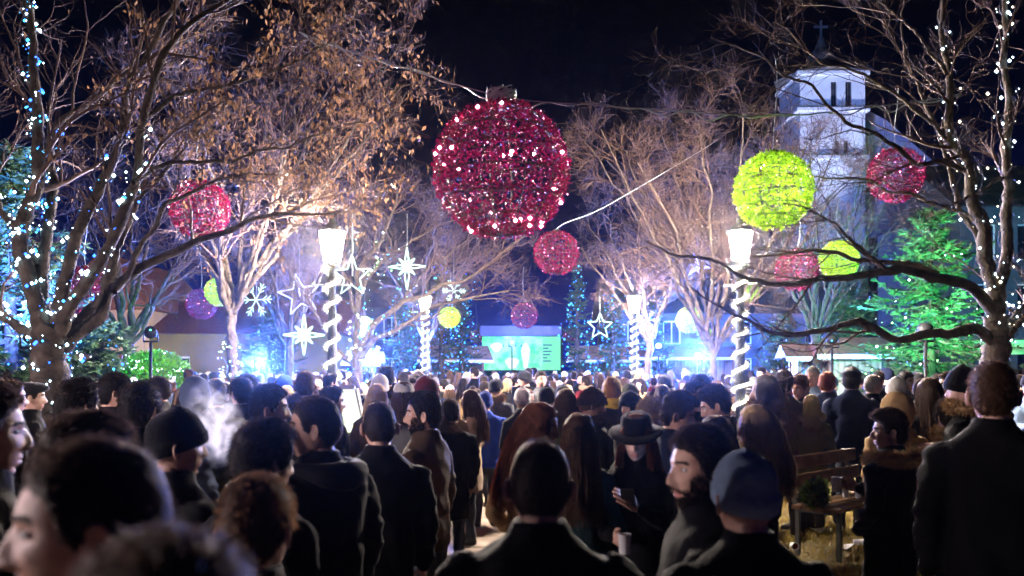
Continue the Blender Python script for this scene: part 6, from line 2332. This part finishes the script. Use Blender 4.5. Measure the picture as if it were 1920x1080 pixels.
pp(1682, 708, 8.6, 30, 'person in light grey patterned hat by the tan hood', MIDG, 'wcoat', 'pocket', 'black', 'f', 0, 0, (('beanie', 'pale'),), 1)
pp(1682, 735, 6.6, 20, 'person in tan hood behind the fur hood parka', MIDG, 'puffer', 'pocket', 'tan', 'f', 10, 0, (('hood', 'tan'),), 1)
pp(1744, 712, 7.4, 20, 'woman with long dark brown hair at right', MIDG, 'wcoat', 'pocket', 'black', 'f', 10, 0, (('long', 'brown'),), 1)
pp(1812, 688, 6.2, 78, 'person in black beanie in profile beside the tall man', MIDG, 'jacket', 'pocket', 'black', 'f', 12, -4, (('slouch', 'black'), ('furcollar', 'tan')), 1)
pp(1785, 752, 6.3, 12, 'person in pink beige quilted jacket behind the fur hood parka', MIDG, 'puffer', 'pocket', 'pinkbeige', 'f', 16, -6, (('thick', 'dark'), ('furcollar', 'tan')), 0)
pp(1780, 700, 9.0, 120, 'man facing half left behind the quilted jacket', MIDG, 'jacket', 'pocket', 'black', 'm', 0, 0, (('short', 'dark'),), 1)
# --- left middle
pp(405, 716, 7.6, 8, 'dark haired man in green dark jacket behind the smoke', MIDG, 'jacket', 'pocket', 'olive', 'm', 0, 0, (('short', 'black'),), 1)
pp(366, 706, 7.4, 12, 'person in blue grey hooded jacket behind the smoke', MIDG, 'puffer', 'pocket', (.07, .09, .15), 'm', 0, 0, (('hood', (.07, .09, .15)),), 1)
pp(452, 712, 8.0, 30, 'dark haired person left of the yellow scarf', MIDG, 'jacket', 'pocket', 'charcoal', 'm', 0, 0, (('thick', 'black'),), 1)

# ================================================================== THE REST OF THE CROWD
r = np.random.default_rng(2024)
COAT_P = [('black', 'black coat', 22), ('charcoal', 'charcoal jacket', 16), ('navy', 'navy jacket', 16), ('brown', 'brown jacket', 9), ('grey', 'grey coat', 9), ('olive', 'olive jacket', 6), ('blue', 'blue jacket', 7), ('maroon', 'maroon coat', 3), ('beige', 'beige coat', 5), ('tan', 'tan coat', 4), ('greyblue', 'bluish jacket', 5)]
HEAD_P = [(('short', 'dark'), 'short dark hair', 'm', 20), (('short', 'black'), 'short black hair', 'm', 10), (('quiff', 'brown'), 'brown quiff', 'm', 6), (('thick', 'dark'), 'thick dark hair', 'm', 10), (('buzz', 'grey'), 'cropped grey hair', 'm', 5), (('long', 'dark'), 'long dark hair', 'f', 9), (('long', 'brown'), 'long brown hair', 'f', 8), (('bob', 'blond'), 'blond bob', 'f', 7), (('bob', 'brown'), 'brown bob', 'f', 6), (('beanie', 'charcoal'), 'dark beanie', 'm', 9), (('beanie', 'pale'), 'pale beanie', 'f', 6), (('pom', 'white'), 'white bobble hat', 'f', 4), (('pom', 'maroon'), 'red bobble hat', 'f', 3), (('hood', 'navy'), 'hood up', 'm', 5)]


def pick(tbl):
    w = np.array([q[-1] for q in tbl], float)
    return tbl[int(r.choice(len(tbl), p=w / w.sum()))]


def zone(px, d):
    row = 'near rows' if d < 13.5 else 'midway' if d < 18 else 'far back'
    w_ = 'by the bush' if px < 420 else 'by left lamp' if px < 740 else 'below the screen' if px < 1100 else 'by right lamp' if px < 1500 else 'by plank hut'
    return row + ' ' + w_


def facing(yaw):
    a = (yaw + 180) % 360 - 180
    return 'turned away' if abs(a) < 40 else 'facing left' if 40 <= a < 130 else 'facing right' if -130 < a <= -40 else 'facing us'


OBST = [(-2.93, 13.9, .45), (3.72, 13.9, .45), (-2.7, 26.5, .5), (3.8, 26.5, .5), (-4.35, 8, .5), (5.1, 9, .5), (3.0, 8.5, .7), (3.5, 9.0, .7), (P(662, 690, 8.6)[0], 8.6, .4), (P(432, 690, 16)[0], 16, .4), (P(668, 690, 21)[0], 21, .5), (P(1338, 690, 19)[0], 19, .5), (P(288, 690, 20.2)[0], 20.2, 1.4), (P(178, 690, 13)[0], 13, .9)]
CROWD = []
count = 0
tries = 0
while count < 215 and tries < 20000:
    tries += 1
    d = 8.6 + (23.5 - 8.6) * r.uniform(0, 1) ** .85
    px_ = r.uniform(-20, 1940)
    x = (px_ - 960) * d / FPX
    if d < 11.5 and 860 < px_ < 960:
        continue
    if d < 13 and 1440 < px_ < 1640 and d < 12:
        continue
    if px_ > 1500 and d > 20:
        continue
    if any((x - a) ** 2 + (d - b) ** 2 < (c + .3) ** 2 for a, b, c in OBST):
        continue
    if any((x - a) ** 2 + (d - b) ** 2 < .62 ** 2 for a, b, c in PLACED):
        continue
    ck, cl, _ = pick(COAT_P)
    (hk, hc), hl, sex, _ = pick(HEAD_P)
    yaw = r.normal(0, 28) if r.uniform() < .68 else r.uniform(-180, 180)
    yaw = round(yaw / 15) * 15
    sc_ = (r.normal(1.01, .05) if sex == 'm' else r.normal(.95, .04))
    bd = {'m': ['jacket', 'coat', 'bulky'], 'f': ['wcoat', 'wcoat', 'puffer']}[sex][int(r.integers(3))]
    po = ['pocket', 'side', 'pocket', 'cup', 'cross'][int(r.integers(5))]
    hy = int(r.choice([-40, -20, 0, 0, 20, 40]))
    al = [(hk, hc if hk != 'hood' else ck)]
    if hk in ('beanie', 'pom') and sex == 'f':
        al.append(('bob', 'brown'))
    q_ = r.uniform()
    if q_ < .28 and hk != 'hood':
        al.append(('hooddown', ck))
    elif q_ < .45:
        al.append(('scarf', ['maroon', 'grey', 'beige', 'navy', 'rust', 'olive'][int(r.integers(6))]))
    elif q_ < .55 and hk != 'hood':
        al.append(('furcollar', ['tan', 'beige', 'brown'][int(r.integers(3))]))
    lod = 2 if d > 13.5 else 1
    if lod == 2:
        bd = 'jacket' if sex == 'm' else 'wcoat'
        po = 'pocket'
        hy = int(r.choice([-30, 0, 30]))
    po_ = person(px_, 0, d, yaw, 'person, %s, %s, %s, %s' % (hl, cl, facing(yaw + hy), zone(px_, d)), 'people standing in the crowd', bd, po, ck, sex, hy, 0, tuple(al), lod, scale=sc_)
    CROWD.append((px_, po_[0]))
    count += 1

# look-alikes are told apart by their order from the left
by_label = {}
for px_, o in CROWD:
    by_label.setdefault(o['label'], []).append((px_, o))
for lab, lst in by_label.items():
    if len(lst) > 1:
        lst.sort(key=lambda q: q[0])
        words = ['leftmost', 'rightmost'] if len(lst) == 2 else ['leftmost'] + ['middle'] * (len(lst) - 2) + ['rightmost']
        for w_, (px_, o) in zip(words, lst):
            o['label'] = '%s, %s of %s' % (lab, w_, {2: 'two', 3: 'three', 4: 'four', 5: 'five'}[len(lst)])

# stall added out of view, left of the camera, to light faces turned left
st = tag(empty('market_stall', (-5.6, 2.4, 0), R(-75)), 'added unseen stall with bare bulbs lighting faces from the left', 'market stall')
for a in (-1.3, 1.3):
    for b_ in (-.7, .7):
        g = Geo()
        g_bar(g, (a, b_, 0), (a, b_, 2.34), .035, 6)
        build('post', g, M['wood'], st)
g = Geo()
v = [(-1.5, -1.0, 2.2), (1.5, -1.0, 2.2), (1.5, 0, 2.7), (-1.5, 0, 2.7), (-1.5, 1.0, 2.2), (1.5, 1.0, 2.2)]
g.add(v, [(0, 1, 2, 3), (3, 2, 5, 4)])
build('awning', g, M['white_paint'], st, smooth=False)  # eaves set low to keep the added light off the tree limbs
g = Geo()
g_box(g, (-1.3, -.35, .8), (1.3, .35, .86), bevel=.01)
g_box(g, (-1.25, -.3, 0), (1.25, .3, .797))
build('counter', g, M['wood'], st, smooth=False)
for x_ in (-.9, -.3, .3, .9):
    g = Geo()
    g_lathe(g, [(.0, -.07), (.04, -.055), (.06, -.01), (.05, .03), (.02, .06)], 10)
    build('bulb', g, M['fill_bulb'], st, loc=(x_, -.55, 2.18))  # added fill light for the faces turned left
    g = Geo()
    g_bar(g, (x_, -.55, 2.26), (x_, -.55, 2.42), .008, 5)
    build('flex', g, M['black_metal'], st)

# the far crowd in front of the stage reads as one mass
cg = Geo()
CR_H = [(('short', 2), HAIR['dark']), (('long', 2), HAIR['brown']), (('beanie', 2), COLS['pale']), (('bob', 2), HAIR['blond'])]
coats = [COLS[k] for k in ('black', 'navy', 'charcoal', 'brown', 'grey', 'blue', 'greyblue')]
crowd_mats = []
for i, c in enumerate(coats):
    crowd_mats.append(mat_noise('crowd_coat_%d' % i, tuple(q * .8 for q in c), tuple(q * 1.2 for q in c), 5, .85))
for i, (_, c) in enumerate(CR_H):
    crowd_mats.append(mat_noise('crowd_hair_%d' % i, tuple(q * .7 for q in c), tuple(q * 1.2 for q in c), 30, .8))
crowd_mats += [M['skin'], M['trousers']]
nC, nH = len(coats), len(CR_H)
bgeo, _ = body_geo('jacket', 'pocket', 2)
hgeo = head_cached('m', 2)
def geo_from(me):
    v = np.zeros(len(me.vertices) * 3, np.float32); me.vertices.foreach_get('co', v)
    g_ = Geo(); g_.v.append(v.reshape(-1, 3).astype(float)); g_.n = len(me.vertices)
    li = np.zeros(len(me.loops), np.int32); me.loops.foreach_get('vertex_index', li)
    tt = np.zeros(len(me.polygons), np.int32); me.polygons.foreach_get('loop_total', tt)
    st = np.concatenate([[0], np.cumsum(tt)[:-1]])
    for k in np.unique(tt):
        s_ = st[tt == k]
        g_.f.append((np.stack([li[s_ + j] for j in range(k)], 1), np.zeros(len(s_), np.int32)))
    return g_
hg = [geo_from(acc(a, b)) for (a, b), _ in CR_H]
made = 0
cp = []
tries = 0
while made < 260 and tries < 20000:
    tries += 1
    d = r.uniform(23.5, 38)
    px_ = r.uniform(330, 1520)
    x = (px_ - 960) * d / FPX
    if any((x - a) ** 2 + (d - b) ** 2 < .55 ** 2 for a, b in cp) or any((x - a) ** 2 + (d - b) ** 2 < (c + .3) ** 2 for a, b, c in OBST):
        continue
    if d > 34 and not (800 < px_ < 1200):
        continue
    cp.append((x, d))
    Mx = Matrix.Translation((x, d, 0)) @ Matrix.Rotation(R(r.normal(0, 40)), 4, 'Z') @ Matrix.Scale(r.normal(1.0, .04), 4)
    ci = int(r.integers(nC))
    hi = int(r.integers(nH))
    n0 = len(cg.f)
    cg.merge(bgeo, Mx)
    for q in range(n0, len(cg.f)):
        f_, m_ = cg.f[q]
        cg.f[q] = (f_, np.where(m_ == 0, ci, nC + nH + 1).astype(np.int32))
    hm_ = Mx @ head_matrix(0, 0)
    cg.merge(hgeo, hm_, nC + nH)
    cg.merge(hg[hi], hm_, nC + hi)
    made += 1
tag(build('crowd', cg, crowd_mats), 'packed far crowd standing before the screen', 'crowd', kind='stuff')

# ================================================================== SMOKE AND HAZE
sm = bpy.data.materials.new('smoke')
sm.use_nodes = True
nt = sm.node_tree
nt.nodes.clear()
o_ = nt.nodes.new('ShaderNodeOutputMaterial')
pv = nt.nodes.new('ShaderNodeVolumePrincipled')
tc = nt.nodes.new('ShaderNodeTexCoord')
nz_ = nt.nodes.new('ShaderNodeTexNoise')
nz_.inputs['Scale'].default_value = 9.0
nz_.inputs['Detail'].default_value = 4
nz_.inputs['Distortion'].default_value = 1.2
nz_.inputs['Scale'].default_value = 11.0
mr = nt.nodes.new('ShaderNodeMapRange')
mr.inputs['From Min'].default_value = .44
mr.inputs['From Max'].default_value = .78
mr.inputs['To Max'].default_value = 26.0
gr = nt.nodes.new('ShaderNodeTexGradient')
gr.gradient_type = 'SPHERICAL'
mp = nt.nodes.new('ShaderNodeMapping')
mp.inputs['Scale'].default_value = (1 / .13, 1 / .13, 1 / .21)
mu = nt.nodes.new('ShaderNodeMath')
mu.operation = 'MULTIPLY'
nt.links.new(tc.outputs['Object'], nz_.inputs['Vector'])
nt.links.new(tc.outputs['Object'], mp.inputs['Vector'])
nt.links.new(mp.outputs[0], gr.inputs['Vector'])
nt.links.new(nz_.outputs['Fac'], mr.inputs['Value'])
nt.links.new(mr.outputs[0], mu.inputs[0])
nt.links.new(gr.outputs['Fac'], mu.inputs[1])
nt.links.new(mu.outputs[0], pv.inputs['Density'])
pv.inputs['Color'].default_value = (.95, .96, 1, 1)
pv.inputs['Anisotropy'].default_value = .5
nt.links.new(pv.outputs[0], o_.inputs['Volume'])
g = Geo()
pr = [(.13 * math.sin(q), -.21 * math.cos(q)) for q in np.linspace(.02, math.pi - .02, 12)]
g_lathe(g, pr, 18)
so = build('smoke', g, sm, None, loc=tuple(P(404, 795, 3.75)))
so.rotation_euler = (0, R(-14), 0)
tag(so, 'puff of pale cigarette smoke before the black beanie wearer', 'smoke', kind='stuff')

hz = bpy.data.materials.new('haze')
hz.use_nodes = True
nt = hz.node_tree
nt.nodes.clear()
o_ = nt.nodes.new('ShaderNodeOutputMaterial')
pv = nt.nodes.new('ShaderNodeVolumePrincipled')
pv.inputs['Density'].default_value = .0003
pv.inputs['Color'].default_value = (.95, .95, 1, 1)
pv.inputs['Anisotropy'].default_value = .95
nt.links.new(pv.outputs[0], o_.inputs['Volume'])
g = Geo()
g_box(g, (-60, -6, -1.0), (70, 85, 34))
tag(build('haze', g, hz, smooth=False), 'thin lit night haze over the square', 'haze', kind='stuff')
